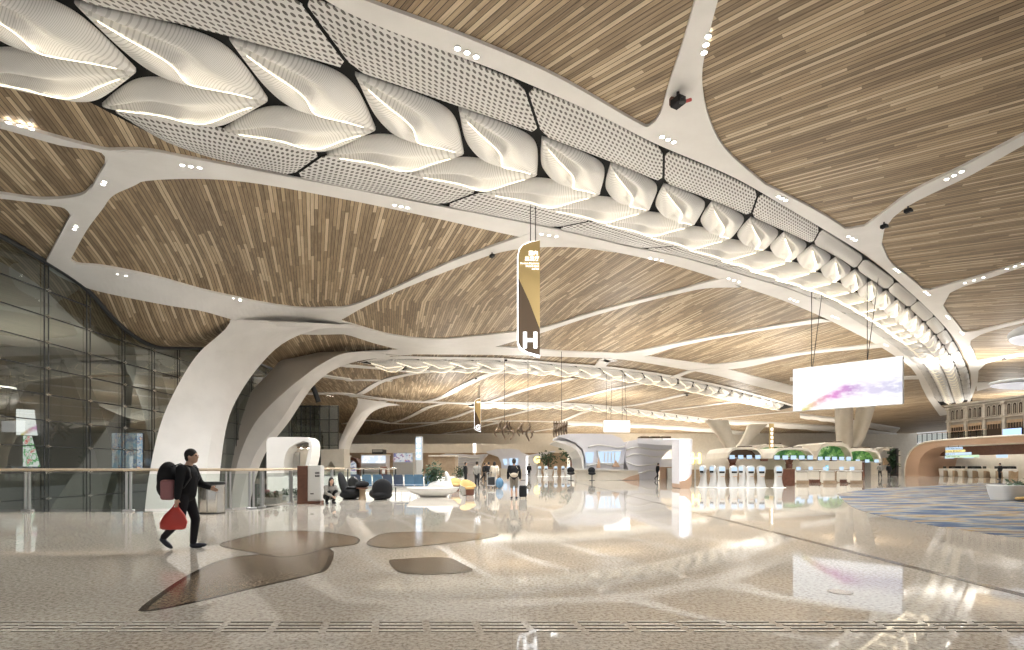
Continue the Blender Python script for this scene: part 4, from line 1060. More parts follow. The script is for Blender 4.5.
# ------------------------------------------------------------------ people
def caps(b,p,q,r0,r1,n=12):
    p,q=V(p),V(q); b.tube([p,p.lerp(q,.5),q],[r0,(r0+r1)/2*1.02,r1],n); b.ell(p,(r0,r0,r0),n,8); b.ell(q,(r1,r1,r1),n,8)
def person(label,loc,rz,pose,top,bottom,shoe,vox=.018,scale=1.0,hairlong=False,short=False,skirt=None,group=None,extras=None,topname='jacket'):
    """pose: joint positions, facing +x; z up."""
    J={k:V(v) for k,v in pose.items()}
    t=thing('person',label,'person',tuple(loc),group,rz); t.scale=(scale,)*3
    b=MB(); hd=J['head']
    b.ell(hd,(.098,.078,.12),16,12); b.ell(hd+V((.03,0,-.055)),(.068,.058,.068),14,10); b.ell(hd+V((.102,0,-.012)),(.020,.013,.022),8,6)   # skull, jaw, nose
    b.ell(hd+V((.088,0,-.058)),(.014,.026,.010),8,6)
    for s_ in (-1,1): b.ell(hd+V((-.005,s_*.08,-.01)),(.022,.014,.034),8,6)
    caps(b,J['neck'],hd+V((-.012,0,-.06)),.058,.052)
    caps(b,J['pelvis'],J['chest'],.135,.15); b.ell(J['chest'],(.115,.165,.15),14,10); b.ell(J['pelvis'],(.12,.165,.12),14,10); caps(b,J['chest'],J['neck'],.10,.06)
    for s_ in 'LR':
        caps(b,J['sh'+s_],J['el'+s_],.052,.042); caps(b,J['el'+s_],J['wr'+s_],.042,.029); caps(b,J['chest']+V((0,0,.08)),J['sh'+s_],.07,.055)
        caps(b,J['hip'+s_],J['kn'+s_],.085,.058); caps(b,J['kn'+s_],J['an'+s_],.056,.038); caps(b,J['pelvis'],J['hip'+s_],.10,.088)
        wr=J['wr'+s_]; d=(wr-J['el'+s_]).normalized(); side=d.cross(V((0,1,0))); side=side.normalized() if side.length>.1 else V((1,0,0)); pal=wr+d*.055
        b.ell(pal,(.044,.020,.044),10,8); 
        for k in range(4):
            q=wr+d*.085+side*(.030-.020*k); L=(.062,.075,.070,.052)[k]; m=q+d*L*.55; caps(b,q,m,.0095,.009,6); caps(b,m,m+(d+V((0,.0,0))+side.cross(d)*.5).normalized()*L*.45,.009,.0075,6)
        caps(b,wr+d*.03+side*.034,wr+d*.065+side*.062,.0105,.009,6)
    ob=skinof(b,'body',M['skin'],t,min(vox,.014) if vox<.015 else vox,2)
    ob.name='body'
    # jacket
    b=MB(); e=.022
    caps(b,J['pelvis']+V((0,0,.03)),J['chest'],.145+e,.155+e); b.ell(J['chest'],(.12+e,.172+e,.155+e),14,10); b.ell(J['pelvis']+V((0,0,.04)),(.13+e,.168+e,.09),14,10); caps(b,J['chest'],J['neck']-V((0,0,.03)),.115+e,.065)
    for s_ in 'LR':
        caps(b,J['chest']+V((0,0,.08)),J['sh'+s_],.075+e,.058+e); 
        el,wr=J['el'+s_],J['wr'+s_]
        if short: caps(b,J['sh'+s_],J['sh'+s_].lerp(el,.7),.058+e,.056+e)
        else: caps(b,J['sh'+s_],el,.056+e,.048+e*.9); caps(b,el,el.lerp(wr,.93),.048+e*.9,.036+e*.6)
    skinof(b,topname,top,t,vox,3)
    b=MB(); b.ell(J['pelvis'],(.125+.014,.168+.012,.125),14,10)
    for s_ in 'LR':
        kn,an=J['kn'+s_],J['an'+s_]; caps(b,J['pelvis'],J['hip'+s_],.112,.10)
        if skirt=='shorts': caps(b,J['hip'+s_],J['hip'+s_].lerp(kn,.9),.102,.085)
        else: caps(b,J['hip'+s_],kn,.10,.074); caps(b,kn,an.lerp(kn,.06),.074,.055)
    skinof(b,'shorts' if skirt=='shorts' else 'trousers',bottom,t,vox,3)
    for s_ in 'LR':
        an=J['an'+s_]; d=J['to'+s_]-an; d2=V((d.x,d.y,0)).normalized(); b=MB()
        rot=Matrix.Rotation(math.atan2(d2.y,d2.x),3,'Z') @ Matrix.Rotation(-math.atan2(d.z+.05,max(.01,math.hypot(d.x,d.y))),3,'Y')
        m=an.lerp(J['to'+s_],.5)-V((0,0,.022)); b.ell(m,(.145,.050,.045),14,8,rot); b.ell(an+V((0,0,-.03)),(.058,.045,.055),12,8); skinof(b,'shoe',shoe,t,max(vox*.7,.01),2)
    b=MB(); b.ell(hd+V((-.018,0,.03)),(.105,.09,.11),16,12)
    if hairlong:
        b.ell(hd+V((-.065,0,-.10)),(.06,.085,.17),14,10); b.ell(hd+V((-.02,.075,-.08)),(.05,.028,.13),12,8); b.ell(hd+V((-.02,-.075,-.08)),(.05,.028,.13),12,8)
    else: b.ell(hd+V((-.05,0,-.02)),(.06,.083,.08),14,10)
    skinof(b,'hair',M['hair'],t,max(.012,vox*.7),1)
    for s_ in (-1,1):
        b=MB(); b.ell(hd+V((.088,s_*.032,.012)),(.012,.014,.009),8,6); obj('eye',b,M['black'],t)
    return t
STAND=dict(head=(.02,0,1.60),neck=(0,0,1.44),chest=(0,0,1.25),pelvis=(0,0,.93),shL=(0,.19,1.37),shR=(0,-.19,1.37),elL=(-.02,.25,1.10),elR=(-.02,-.25,1.10),wrL=(.05,.26,.86),wrR=(.05,-.26,.86),
  hipL=(0,.09,.88),hipR=(0,-.09,.88),knL=(.02,.10,.49),knR=(.02,-.10,.49),anL=(0,.10,.08),anR=(0,-.10,.08),toL=(.17,.12,.04),toR=(.17,-.12,.04))
WALK=dict(STAND); WALK.update(head=(.10,0,1.585),neck=(.045,0,1.435),chest=(.02,0,1.25),shL=(.02,.19,1.37),shR=(.02,-.19,1.37),knL=(.11,.10,.50),anL=(.07,.10,.08),toL=(.24,.11,.045),knR=(-.05,-.09,.50),anR=(-.33,-.09,.20),toR=(-.22,-.10,.06),
  elL=(.10,.25,1.12),wrL=(.30,.22,1.04),elR=(-.10,-.25,1.11),wrR=(-.04,-.27,.87))
M['jkt']=mat('black_jacket',(.014,.015,.018),.8,0,.25); M['trs']=mat('dark_trousers',(.02,.021,.026),.8,0,.25); M['shoe']=mat('dark_shoe',(.025,.03,.045),.5)
M['khaki']=mat('khaki_shorts',(.22,.20,.17),.8); M['greyc']=mat('grey_cotton',(.26,.25,.23),.8); M['creamc']=mat('cream_cotton',(.62,.55,.45),.8)
p=flo(190,549.5); man=p
wpose=dict(WALK); wpose.update(elR=(.02,-.25,1.12),wrR=(.0,-.27,.88))
person('person in black walking past the balustrade, wearing a backpack and carrying a red bag',(p.x-.13,p.y+.1,0),.05,wpose,M['jkt'],M['trs'],M['shoe'],.013,1.0)
t=thing('backpack','bulky black backpack with mauve side pocket, on the walking person','backpack',(p.x-.13,p.y+.1,0),None,.05)
b=MB(); b.ell((-.29,0,1.20),(.17,.19,.30),18,12); b.ell((-.28,0,1.06),(.19,.19,.22),16,10); bb_=skinof(b,'bag_body',M['blackm'],t,.02,4)
b=MB(); b.box((-.18,-.215,1.02),(.22,.13,.34),0,.03); skinof(b,'side_pocket',M['mauve'],bb_,.015,4)
for s_ in (-1,1):
    b=MB(); b.tube([(-.20,s_*.11,1.40),(-.02,s_*.13,1.46),(.13,s_*.14,1.38),(.16,s_*.15,1.22),(.05,s_*.17,1.05),(-.15,s_*.16,1.0)],.02,6,True,.5); obj('strap',b,M['dark'],t,True)
wr=V((p.x-.13,p.y+.1,0))+V((0,-.27,.80))
t=thing('carrier_bag','red carrier bag hanging from the hand of the walking person','bag',(wr.x-.06,wr.y-.0,.36))
b=MB(); rings=[]
for z,wx,wy in ((0,.15,.05),(.02,.19,.07),(.12,.20,.09),(.24,.15,.08),(.33,.08,.05),(.37,.05,.03)):
    rings.append([V((wx*math.cos(a)*(1.15 if abs(math.cos(a))>.7 else 1)+(.05*(z/.37)),wy*math.sin(a),z)) for a in [2*PI*i/16 for i in range(16)]])
b.loft(rings); obj('bag_body',b,M['red'],t,True)
b=MB(); b.tube([(.0,-.02,.35),(.04,-.01,.42),(.07,-.0,.45),(.09,0,.42),(.09,.01,.35)],.010,6); obj('handle',b,M['red'],t,True)
# crouching woman
CR=dict(head=(.26,0,.84),neck=(.20,0,.68),chest=(.13,0,.52),pelvis=(-.08,0,.27),shL=(.17,.17,.62),shR=(.17,-.17,.62),elL=(.33,.20,.42),elR=(.33,-.20,.42),wrL=(.50,.06,.30),wrR=(.50,-.06,.30),
  hipL=(-.06,.09,.25),hipR=(-.06,-.09,.25),knL=(.36,.13,.46),knR=(.36,-.13,.44),anL=(.10,.12,.09),anR=(.10,-.12,.09),toL=(.28,.14,.045),toR=(.28,-.14,.045))
p=flo(332,504); person('person crouching beside the brown kiosk, long black hair, grey sleeves and black trousers',(p.x-.12,p.y,0),-.9,CR,M['greyc'],M['jkt'],M['shoe'],.016,1.03,True)
# man with suitcase, seen from behind
p=flo(514,498.7); person('person seen from behind in dark jacket and grey shorts, arms down, beside a black suitcase',(p.x,p.y,0),PI/2,STAND,M['navyc'] if 'navyc' in M else M['jkt'],M['khaki'],M['shoe'],.018,1.01,False,False,'shorts')
t=thing('hip_pack','pale hip pack slung across the back of the person in shorts','bag',(p.x,p.y,0))
b=MB(); b.ell((0,-.20,1.03),(.17,.06,.10),16,10); obj('bag_body',b,M['creamc'],t,True)
b=MB(); b.tube([(-.17,-.18,1.05),(-.2,-.02,1.12),(-.12,.17,1.22)],.014,6); b.tube([(.16,-.18,1.05),(.2,-.02,1.25),(.1,-.17,1.4)],.014,6); obj('strap',b,M['creamc'],t,True)
q=flo(523,498.2); t=thing('suitcase','upright black wheeled suitcase beside the person in shorts','suitcase',(q.x,q.y,0))
b=MB(); b.box((0,0,.31),(.34,.24,.50),0,.04); sh_=obj('shell',b,M['blackm'],t)
for k in (-1,1):
    b=MB(); b.tube([(k*.09,.07,.55),(k*.09,.07,.78)],.01,6); obj('pull_rod',b,M['alu'],t)
    for e in (-1,1):
        b=MB(); b.tube([(k*.13-.015,e*.08,.03),(k*.13+.015,e*.08,.03)],.03,10); obj('wheel',b,M['dark'],t)
b=MB(); b.box((0,.07,.79),(.22,.03,.03),0,.01); obj('grip',b,M['dark'],t)
for k in (-.08,0,.08):
    b=MB(); b.box((k,-.122,.31),(.012,.008,.44)); obj('rib_line',b,M['dark'],sh_)
# more travellers further back
for px,py,rz,tp_,bt,lb,lng,ps in ((477,487.5,1.2,'greyc','trs','distant standing person in a grey top and black trousers, beyond the tub chairs',False,STAND),(488.5,486,1.5,'jkt','khaki','distant person in a black top pushing a trolley',False,WALK),(494.5,488,1.7,'creamc','creamc','distant person in cream clothes beside the round blue bag',True,WALK),
   (465.5,484.5,.4,'jkt','trs','distant dark clothed person left of the grey-topped one',False,STAND),(529,477.5,1.6,'jkt','trs','tiny distant person in black right of the suitcase owner',False,STAND),(657.5,480.6,.2,'jkt','trs','person in black walking past the open end of the wavy pavilion',False,WALK),
   (484,481,.2,'jkt','jkt','faint far person in dark clothes behind the trolley pusher',False,WALK),(889,478,.5,'jkt','trs','far person in black near the islands by the copper portal',False,STAND),(880,478,1.2,'greyc','trs','far person in grey by the islands near the copper portal',False,WALK),(1000,479.5,3,'jkt','jkt','person in dark clothes by the check-in desks under the copper portal',False,STAND)):
    p=flo(px,py); person(lb,(p.x,p.y,0),rz,ps,M[tp_],M[bt],M['shoe'],.03,1.0,lng)
p=flo(491.5,489); t=thing('luggage_trolley','luggage trolley pushed by the distant person in black','trolley',(p.x,p.y,0))
b=MB(); b.box((0,0,.22),(.5,.8,.05),0,.01); obj('deck',b,M['alu'],t)
b=MB(); b.tube([(-.24,-.4,.2),(-.24,-.5,1.0),(.24,-.5,1.0),(.24,-.4,.2)],.025,6); obj('handle',b,M['alu'],t)
b=MB(); b.box((0,.05,.5),(.42,.5,.5),0,.04); obj('basket',b,M['dark'],t)
for sx in (-1,1):
    for sy in (-1,1):
        b=MB(); b.tube([(sx*.2-.02,sy*.32,.08),(sx*.2+.02,sy*.32,.08)],.08,10); obj('wheel',b,M['dark'],t)
p=flo(499.5,488.3); t=thing('round_bag','round dull blue bag on the floor beside the person in cream','bag',(p.x,p.y,0))
b=MB(); b.ell((0,0,.34),(.26,.2,.34),16,12); obj('bag_body',b,M['blue'],t,True); b=MB(); b.tube([(-.1,0,.64),(0,0,.76),(.1,0,.64)],.02,6); obj('handle',b,M['dark'],t,True)

# ------------------------------------------------------------------ wavy information pavilion
def slab(pts,D,depth,parent,name,m,smooth=False,base=None,n=0):
    P=[at(x,y,D) for x,y in pts]
    if n: P=[at(p.x,p.y,D) for p in catmull([(x,y,0) for x,y in pts],n,True)]
    b=MB(); b.prism(P,(0,depth,0)); return obj(name,b,m,parent,35 if n else False,True)
def line(pts,D,r,parent,name,m,n=24):
    b=MB(); b.tube([at(p.x,p.y,D) for p in catmull([(x,y,0) for x,y in pts],n)],r,6); return obj(name,b,m,parent,True,True)
D0=57.0; c=at(615,479.7,D0)
t=thing('info_pavilion','pale wavy information pavilion with swept roof and glowing blue windows','pavilion',(c.x,D0,0))
slab([(559,435.2),(572,433.7),(592,433.6),(612,434.6),(621,438),(625,444),(624.5,458),(623,474),(586,474),(585,458),(582.5,449),(576,443),(567,439),(559,436.8)],D0,9,t,'wing_body',M['lav'])
slab([(556,440.4),(566,441),(575,444.5),(581,450),(583.5,457),(584.5,470),(582.5,470),(581,458),(577,450.5),(570,445.5),(556,441.6)],D0-1.2,9,t,'wing_blade',M['white'])
slab([(625.5,446),(629,441),(640,439),(672,438.6),(681,439),(677,445),(667,452),(661,459),(659,468),(657,479.7),(637,479.7),(630,474),(626,462)],D0-.6,9,t,'wave_body',M['lav'])
slab([(585.5,452.3),(594,452.3),(592.5,462.7),(586.5,462.7)],D0-.12,.2,t,'window_pane',M['mon'])
slab([(598,451.5),(621,451.5),(618,462.7),(601,462.7)],D0-.12,.2,t,'window_pane',M['mon'])
for pts in ([(597.3,450.8),(621.8,450.8),(618.4,463.3),(600.4,463.3),(597.3,450.8)],):
    b=MB(); b.tube([at(x,y,D0-.2) for x,y in pts],.08,6); obj('window_frame',b,M['white'],t,False,True)
for k in range(4): slab([(604+k*3.4,452.5),(605.4+k*3.4,452.5),(604.8+k*3.4,462),(603.8+k*3.4,462)],D0-.16,.05,t,'blind_strip',M['lgrey'])
for pts in ([(626,450),(634,447.5),(645,448.2),(655,450.3),(668,450)],[(626,457),(634,454),(645,455),(654,457),(663,456)],[(626,462),(636,465.5),(648,465),(659,463.5)],[(634,474),(641,473),(649,470.5),(658,471)],[(588,447),(598,445),(608,446),(618,447.8),(625,446)],[(587,465.5),(600,463.8),(612,465),(624,464)]):
    line(pts,D0-.75 if pts[0][0]>625 else D0-.1,.09,t,'wave_line',M['white'])
slab([(575,469.3),(638,470.5),(639,480),(577,479.7)],D0-2.2,1.6,t,'counter',M['cream'])
slab([(622,480),(630,476.5),(639,474),(639.4,480.2)],D0-2.35,.3,t,'copper_end',M['copper'])
slab([(573,468.6),(639,469.8),(639,470.8),(573,469.8)],D0-2.5,2.1,t,'counter_top',M['white'])
slab([(612,480-13),(616,460),(620,480-13)],D0-.3,.3,t,'copper_fin',M['copper']); slab([(596.5,468),(598.8,458),(600.5,468)],D0-.3,.3,t,'copper_fin',M['copper'])
slab([(660,459),(681,458.5),(681,467),(660,467)],D0+5,.3,t,'back_panel',M['lav'])
slab([(660,467),(681,467),(681,479),(660,479)],D0+5.2,.3,t,'back_panel',M['copper'])
slab([(667.5,468),(674.5,468),(674.5,479),(667.5,479)],D0+4.8,.3,t,'door',M['lgrey'])
for k in range(3): slab([(641+k*11,436.3),(649+k*11,436.3),(649+k*11,438.4),(641+k*11,438.4)],D0+2,1.5,t,'roof_vent',M['bronze'])
# roof beam sweeping forward to a lit portal leg
rows=[]
for i in range(13):
    u=i/12; D=lerp(D0,36,u); px=lerp(672,687,u); y0=lerp(438.4,439.6,u**.8); hh=lerp(.5,.42,u); p=at(px,y0,D); w=lerp(3.6,.62,u)
    rows.append([p+V((-w,0,0)),p+V((w*.5,0,0)),p+V((w*.5,0,-hh)),p+V((-w,0,-hh))])
b=MB(); b.loft(rows); obj('roof_beam',b,M['lav'],t,35,True)
Dp=34.5
slab([(679.3,439.3),(686,439.2),(690.5,441.5),(692,446),(691.6,476),(690,482),(684,484),(679.3,484)],Dp,1.6,t,'leg_frame',M['lav'])
slab([(680.3,441.2),(685.6,441.3),(688.6,444.5),(688.3,474.5),(685.5,480),(680.3,481)],Dp-.06,.08,t,'lit_panel',M['litw'])
slab([(680,481.5),(686,480.5),(690,477),(691.9,474),(691.6,484),(689.5,489),(682,489.5),(680,488)],Dp-.1,1.75,t,'copper_foot',M['copper'])
for (x,y) in ((592,467.3),(571,478)):
    p=at(x,y,D0-3.2); tt=thing('swivel_stool','dark stool by the pavilion, '+{592:'under the small window',571:'at the rounded end of the counter'}[x],'stool',(p.x,p.y,0))
    b=MB(); b.lathe([(.28,0),(.30,.03),(.05,.06),(.05,.55),(.1,.58)],(0,0,0),12); obj('stand',b,M['dark'],tt)
    b=MB(); b.ell((0,0,.7),(.38,.36,.16),14,8); b.ell((0,.25,1.0),(.36,.12,.32),14,8); obj('seat',b,M['blackm'],tt,True)
# two more pavilions far behind
D1=92; p=at(521,475,D1); t=thing('info_pavilion','far white pavilion with winged roof and two pale blue windows, behind the suitcase owner','pavilion',(p.x,D1,0))
slab([(486,451.6),(496,449.2),(510,448.6),(519,449.8),(521,452.3),(529,455),(540,453),(555,450.6),(556,451.6),(544,456),(538,462),(536,474.5),(502,474.5),(501,463),(498,456.5),(487,453)],D1,8,t,'wing_body',M['lav'])
slab([(503,459),(507,459),(507,465),(504,465)],D1-.2,.2,t,'window_pane',M['mon']); slab([(509,458.5),(518.5,458.5),(517,465.3),(510,465.3)],D1-.2,.2,t,'window_pane',M['mon'])
slab([(526,456),(528,456),(528,474),(526,474)],D1-2,.4,t,'lit_post',M['litw'])
slab([(500,468.5),(522,469),(522,474.8),(501,474.8)],D1-2,1.4,t,'counter',M['cream'])
for pts in ([(529,458),(534,457),(538,459)],[(529,463),(533,464.5),(536,463)]): line(pts,D1-.2,.1,t,'wave_line',M['white'])
D1=100; p=at(463,475,D1); t=thing('info_pavilion','farthest pale pavilion with striped wavy wall, behind the leafy boat planter','pavilion',(p.x,D1,0))
slab([(440,455),(446,453.5),(462,454),(474,455),(487,453.8),(483,458),(480,464),(479,474),(447,474),(447,461),(445,457)],D1,7,t,'wing_body',M['lav'])
for k in range(4): line([(458,458+k*2.8),(465,457+k*2.8),(472,458.3+k*2.8),(480,457.6+k*2.8)],D1-.2,.09,t,'wave_line',M['white'])
slab([(449,458),(455,458),(455,464),(449,464)],D1-.2,.2,t,'window_pane',M['mon'])

# ------------------------------------------------------------------ self check-in machines
def machine(loc,rz,lb,group):
    t=thing('checkin_machine',lb,'check-in machine',tuple(loc),group,rz)
    b=MB(); rows=[]
    for z,w,d,y in ((0,.31,.26,0),(.06,.30,.25,0),(.30,.245,.17,.02),(.62,.215,.13,.03),(.82,.23,.12,.02),(.95,.25,.10,0)):
        rows.append([V((w*math.copysign(abs(math.cos(a))**.6,math.cos(a)),y+d*math.copysign(abs(math.sin(a))**.6,math.sin(a)),z)) for a in [2*PI*i/20 for i in range(20)]])
    b.loft(rows); obj('stand',b,M['mach'],t,True)
    b=MB(); rows=[]
    for y,k in ((-.10,.90),(-.08,1),(.06,1),(.10,.85)):
        rows.append([V((.27*k*math.copysign(abs(math.cos(a))**.75,math.cos(a)),y-(.08*0),1.14+.30*k*math.copysign(abs(math.sin(a))**.75,math.sin(a)))) for a in [2*PI*i/24 for i in range(24)]])
    b.loft(rows); hd=obj('head',b,M['mach'],t,True)
    b=MB(); b.box((0,-.105,1.22),(.36,.02,.24),0,.004); obj('screen',b,M['mon'],hd)
    b=MB(); b.box((0,-.11,1.01),(.34,.03,.12),0,.008); obj('reader',b,M['blackm'],hd)
    b=MB(); b.box((0,-.20,.74),(.22,.10,.05),0,.01); obj('shelf',b,M['copper'],t)
    b=MB(); b.box((0,0,.012),(.72,.62,.024),0,.005); obj('lit_plinth',b,M['lit'],t)
    return t
mk=machine((0,0,0),0,'x','self check-in machines in the nearer line')
pos=[(721.4,0),(733.6,0),(750.4,0),(761,0),(778.4,0),(703,-1.25),(713,-1.25),(742.2,-1.25)]
lbs=['front facing white check-in machine, first in the line from the lit portal leg','front facing white check-in machine, second in the line from the lit portal leg','front facing white check-in machine, third in the line from the lit portal leg','front facing white check-in machine, fourth in the line from the lit portal leg','front facing white check-in machine, the one beside the brown block','side turned white check-in machine, closest to the lit portal leg','side turned white check-in machine, next to the first front facing one','side turned white check-in machine, between two front facing ones']
for i,((px,rz),lb) in enumerate(zip(pos,lbs)):
    p=flo(px,487.7 if rz==0 else 487.2)
    if i==0: mk.location=(p.x,p.y,0); mk['label']=lb
    else: dup(mk,(p.x,p.y,0),rz,lb,1.0 if rz==0 else 1.02)
for i,px in enumerate((539.6,546,555.6,563,568.5)):
    p=flo(px,476.6); dup(mk,(p.x,p.y,0),0,['leftmost','second','middle','fourth','rightmost'][i]+' of the five far check-in machines before the pavilion wing',1.0,'far self check-in machines by the pavilion wing')
for ch,px,py,D,sz in (('H',696,459,60,1.25),('G',537,460,88,1.1)):
    p=at(px,py,D); t=thing('island_letter','glowing yellow letter %s standing beside the %s'%(ch,'lit portal leg' if ch=='H' else 'far white pavilion'),'sign',(p.x,D,0))
    text('letter',ch,sz*1.25,(p.x,D,p.z),(PI/2,0,0),M['yel'],t,.08,'CENTER',1.0,.03)
    b=MB(); b.box((0,.3,p.z/2),(.16,.16,p.z),0,.02); obj('post',b,M['lgrey'],t); b=MB(); b.box((0,.3,p.z),(1.1,.1,.12),0,.02); obj('bracket',b,M['lgrey'],t)

# ------------------------------------------------------------------ check-in islands with leaf murals
D2=60.0
def island(x0,x1,yt,yb,D,lb,tx,mons,mural=True):
    c=at((x0+x1)/2,478,D); t=thing('checkin_island',lb,'check-in island',(c.x,D,0),'check-in islands with curved white roofs'); w=x1-x0
    top=[(x0,yb),(x0+w*.05,lerp(yb,yt,.5)),(x0+w*.16,lerp(yb,yt,.88)),(x0+w*.34,yt),(x1-w*.3,yt),(x1-w*.14,lerp(yb,yt,.85)),(x1-w*.04,lerp(yb,yt,.45)),(x1,yb)]
    low=[(x1-w*.03,yb),(x1-w*.075,lerp(yb,yt,.38)),(x1-w*.16,lerp(yb,yt,.68)),(x1-w*.32,lerp(yb,yt,.80)),(x0+w*.35,lerp(yb,yt,.80)),(x0+w*.17,lerp(yb,yt,.70)),(x0+w*.075,lerp(yb,yt,.40)),(x0+w*.03,yb)]
    slab(top+low,D-2,7,t,'roof',M['cream'])
    slab([(x0+w*.04,yb),(x0+w*.10,lerp(yb,yt,.55)),(x0+w*.34,lerp(yb,yt,.85)),(x1-w*.32,lerp(yb,yt,.85)),(x1-w*.10,lerp(yb,yt,.55)),(x1-w*.04,yb)],D-.6,.3,t,'mural_screen' if mural else 'ceiling_panel',M['mural'] if mural else M['bronze'])
    ht=H+(HY-yb)/F*D
    b=MB(); b.tube([at(tx,478.5,D-1),at(tx,468,D-1),at(tx,464,D-1)],[.42,.32,.36],10)
    for dx in (-4.2,-1.4,1.4,4.2): b.tube([at(tx,465,D-1),at(tx+dx*.45,461.5,D-1),at(tx+dx,yb-1.2,D-1)],[.24,.20,.16],8)
    obj('tree_column',b,M['brown'],t,True,True)
    for k in range(mons):
        px=x0+w*(k+.6)/(mons+.2); b=MB(); p=at(px,yb-1.0,D-2.3); b.box(p+V((0,.08,0)),(.62,.08,.48),0,.02); o=obj('monitor',b,M['dark'],t,False,True)
        b=MB(); b.box(p,(.56,.1,.42),0,.02); obj('screen',b,M['mon'],o,False,True)
    b=MB(); b.tube([at(x0+w*.06,yb-.1,D-2.1),at(x1-w*.06,yb-.1,D-2.1)],.05,6); obj('monitor_rail',b,M['alu'],t,False,True)
    for k in range(2): slab([(x0+w*(.4+.2*k),yt-1),(x0+w*(.5+.2*k),yt-1),(x0+w*(.5+.2*k),yt+.2),(x0+w*(.4+.2*k),yt+.2)],D,1.2,t,'roof_vent',M['bronze'])
island(727,763,447,458,D2+3,'check-in island nearest the pavilion, dark ceiling without a leaf mural',732.5,4,False)
island(756,792,444,458,D2+22,'check-in island set deepest, between the first two white roofs',764,3)
island(772,815,447.5,458.5,D2+1,'check-in island with green leaf mural above the brown block',789,5)
island(816,853,442.3,459.5,D2+10,'check-in island with the tallest green leaf mural, under the big screen',833,5)
island(843,882,448,462,D2+18,'check-in island with green leaf mural at the end toward the copper portal',862,4)
t=thing('island_wall','long cream back wall with timber foot below the check-in island roofs','partition',at(770,478,D2+2.5)*1); t.location.z=0
slab([(684,461.5),(862,461),(862,469.5),(684,469.5)],D2+2.5,.4,t,'wall_face',M['cream']); slab([(684,469.5),(862,469.5),(862,478.6),(684,478.6)],D2+2.6,.4,t,'wall_foot',M['tan'])
c=flo(789,486); t=thing('timber_block','dark brown timber block at the end of the check-in machines','cabinet',(c.x,c.y,0))
b=MB(); b.box((0,.4,.60),(.86,.8,1.2),0,.02); obj('body',b,M['brown'],t); b=MB(); b.box((0,.4,1.21),(.9,.84,.03),0,.01); obj('top',b,M['tan'],t); b=MB(); b.box((0,.4,.04),(.8,.74,.08)); obj('plinth',b,M['dark'],t)
for i,px in enumerate((803,815,830,846,857)):
    c=flo(px,484.0-(i%2)*1.2); t=thing('checkin_desk',['cream check-in desk next to the brown block','cream check-in desk with brown base, second past the brown block','cream check-in desk behind the slim blue sign','cream check-in desk past the slim blue sign','cream check-in desk at the edge of the carpet'][i],'desk',(c.x,c.y,0),'check-in desks under the leaf murals')
    b=MB(); b.box((0,.35,.53),(.95,.6,.95),0,.12); obj('body',b,M['cream'],t); b=MB(); b.box((0,.35,1.03),(1.02,.66,.06),0,.02); obj('desk_top',b,M['white'],t)
    b=MB(); b.box((0,.04,.14),(1.0,.05,.28),0,.01); obj('kick_panel',b,M['brown' if i%2 else 'tan'],t); b=MB(); b.box((-.2,.3,1.22),(.34,.05,.26),0,.01); obj('monitor',b,M['mon'],t)
c=flo(827,482.5); t=thing('blue_sign','slim blue standing sign among the check-in desks','sign',(c.x,c.y,0))
b=MB(); b.box((0,0,.78),(.24,.06,1.4),0,.01); obj('panel',b,mat('blue_sign',(.12,.42,.56),.4,0,.5,(.15,.5,.7),.5),t); b=MB(); b.box((0,0,.03),(.45,.3,.06),0,.01); obj('foot',b,M['alu'],t); text('lettering','H',.2,(c.x,c.y-.04,1.3),(PI/2,0,0),M['litw'],t,.004)

# ------------------------------------------------------------------ forked columns far back
def fork(limbs,lb,m='cream'):
    D=limbs[0][0][2]; p=at(limbs[0][-1][0],466,D); t=thing('forked_column',lb,'column',(p.x,D,0),None)
    for L in limbs:
        b=MB(); P=[at(x,y,Dd) for x,y,Dd,w in L]; rows=[]
        for i,q in enumerate(catmull([(x,y,Dd) for x,y,Dd,w in L],14)):
            u=i/13*(len(L)-1); k=min(len(L)-2,int(u)); w=lerp(L[k][3],L[k+1][3],u-k)
            a=at(q.x-w/2,q.y,q.z); c=at(q.x+w/2,q.y,q.z); rows.append([a,c,c+V((0,2.2,0)),a+V((0,2.2,0))])
        b.loft(rows); obj('limb',b,M[m],t,True,True)
fork([[(718,420,112,20),(724,430,112,13),(730,442,112,8),(735,456,112,8),(737,476,112,9)],[(760,424,112,16),(753,434,112,10),(746,443,112,7),(738,452,112,8)]],'cream forked column rising behind the first check-in islands')
fork([[(848,404,90,11),(848,420,90,10),(848.5,440,90,8),(850,476,90,9)],[(871,402,90,11),(867,420,90,9),(861,438,90,8),(852,452,90,8)]],'cream forked column under the big white screen','cream')
p=at(771.5,456,78.2); t=thing('sign_pylon','slim gold vertical sign with white dots above the check-in island roofs','sign',(p.x,78.2,p.z))
b=MB(); b.box((0,0,2.3),(.62,.2,4.6),0,.03); obj('panel',b,M['gold'],t)
for k in range(6):
    b=MB(); b.box((0,-.12,.9+k*.58),(.3,.03,.34),0,.02); obj('character_plate',b,M['ledw'],t)

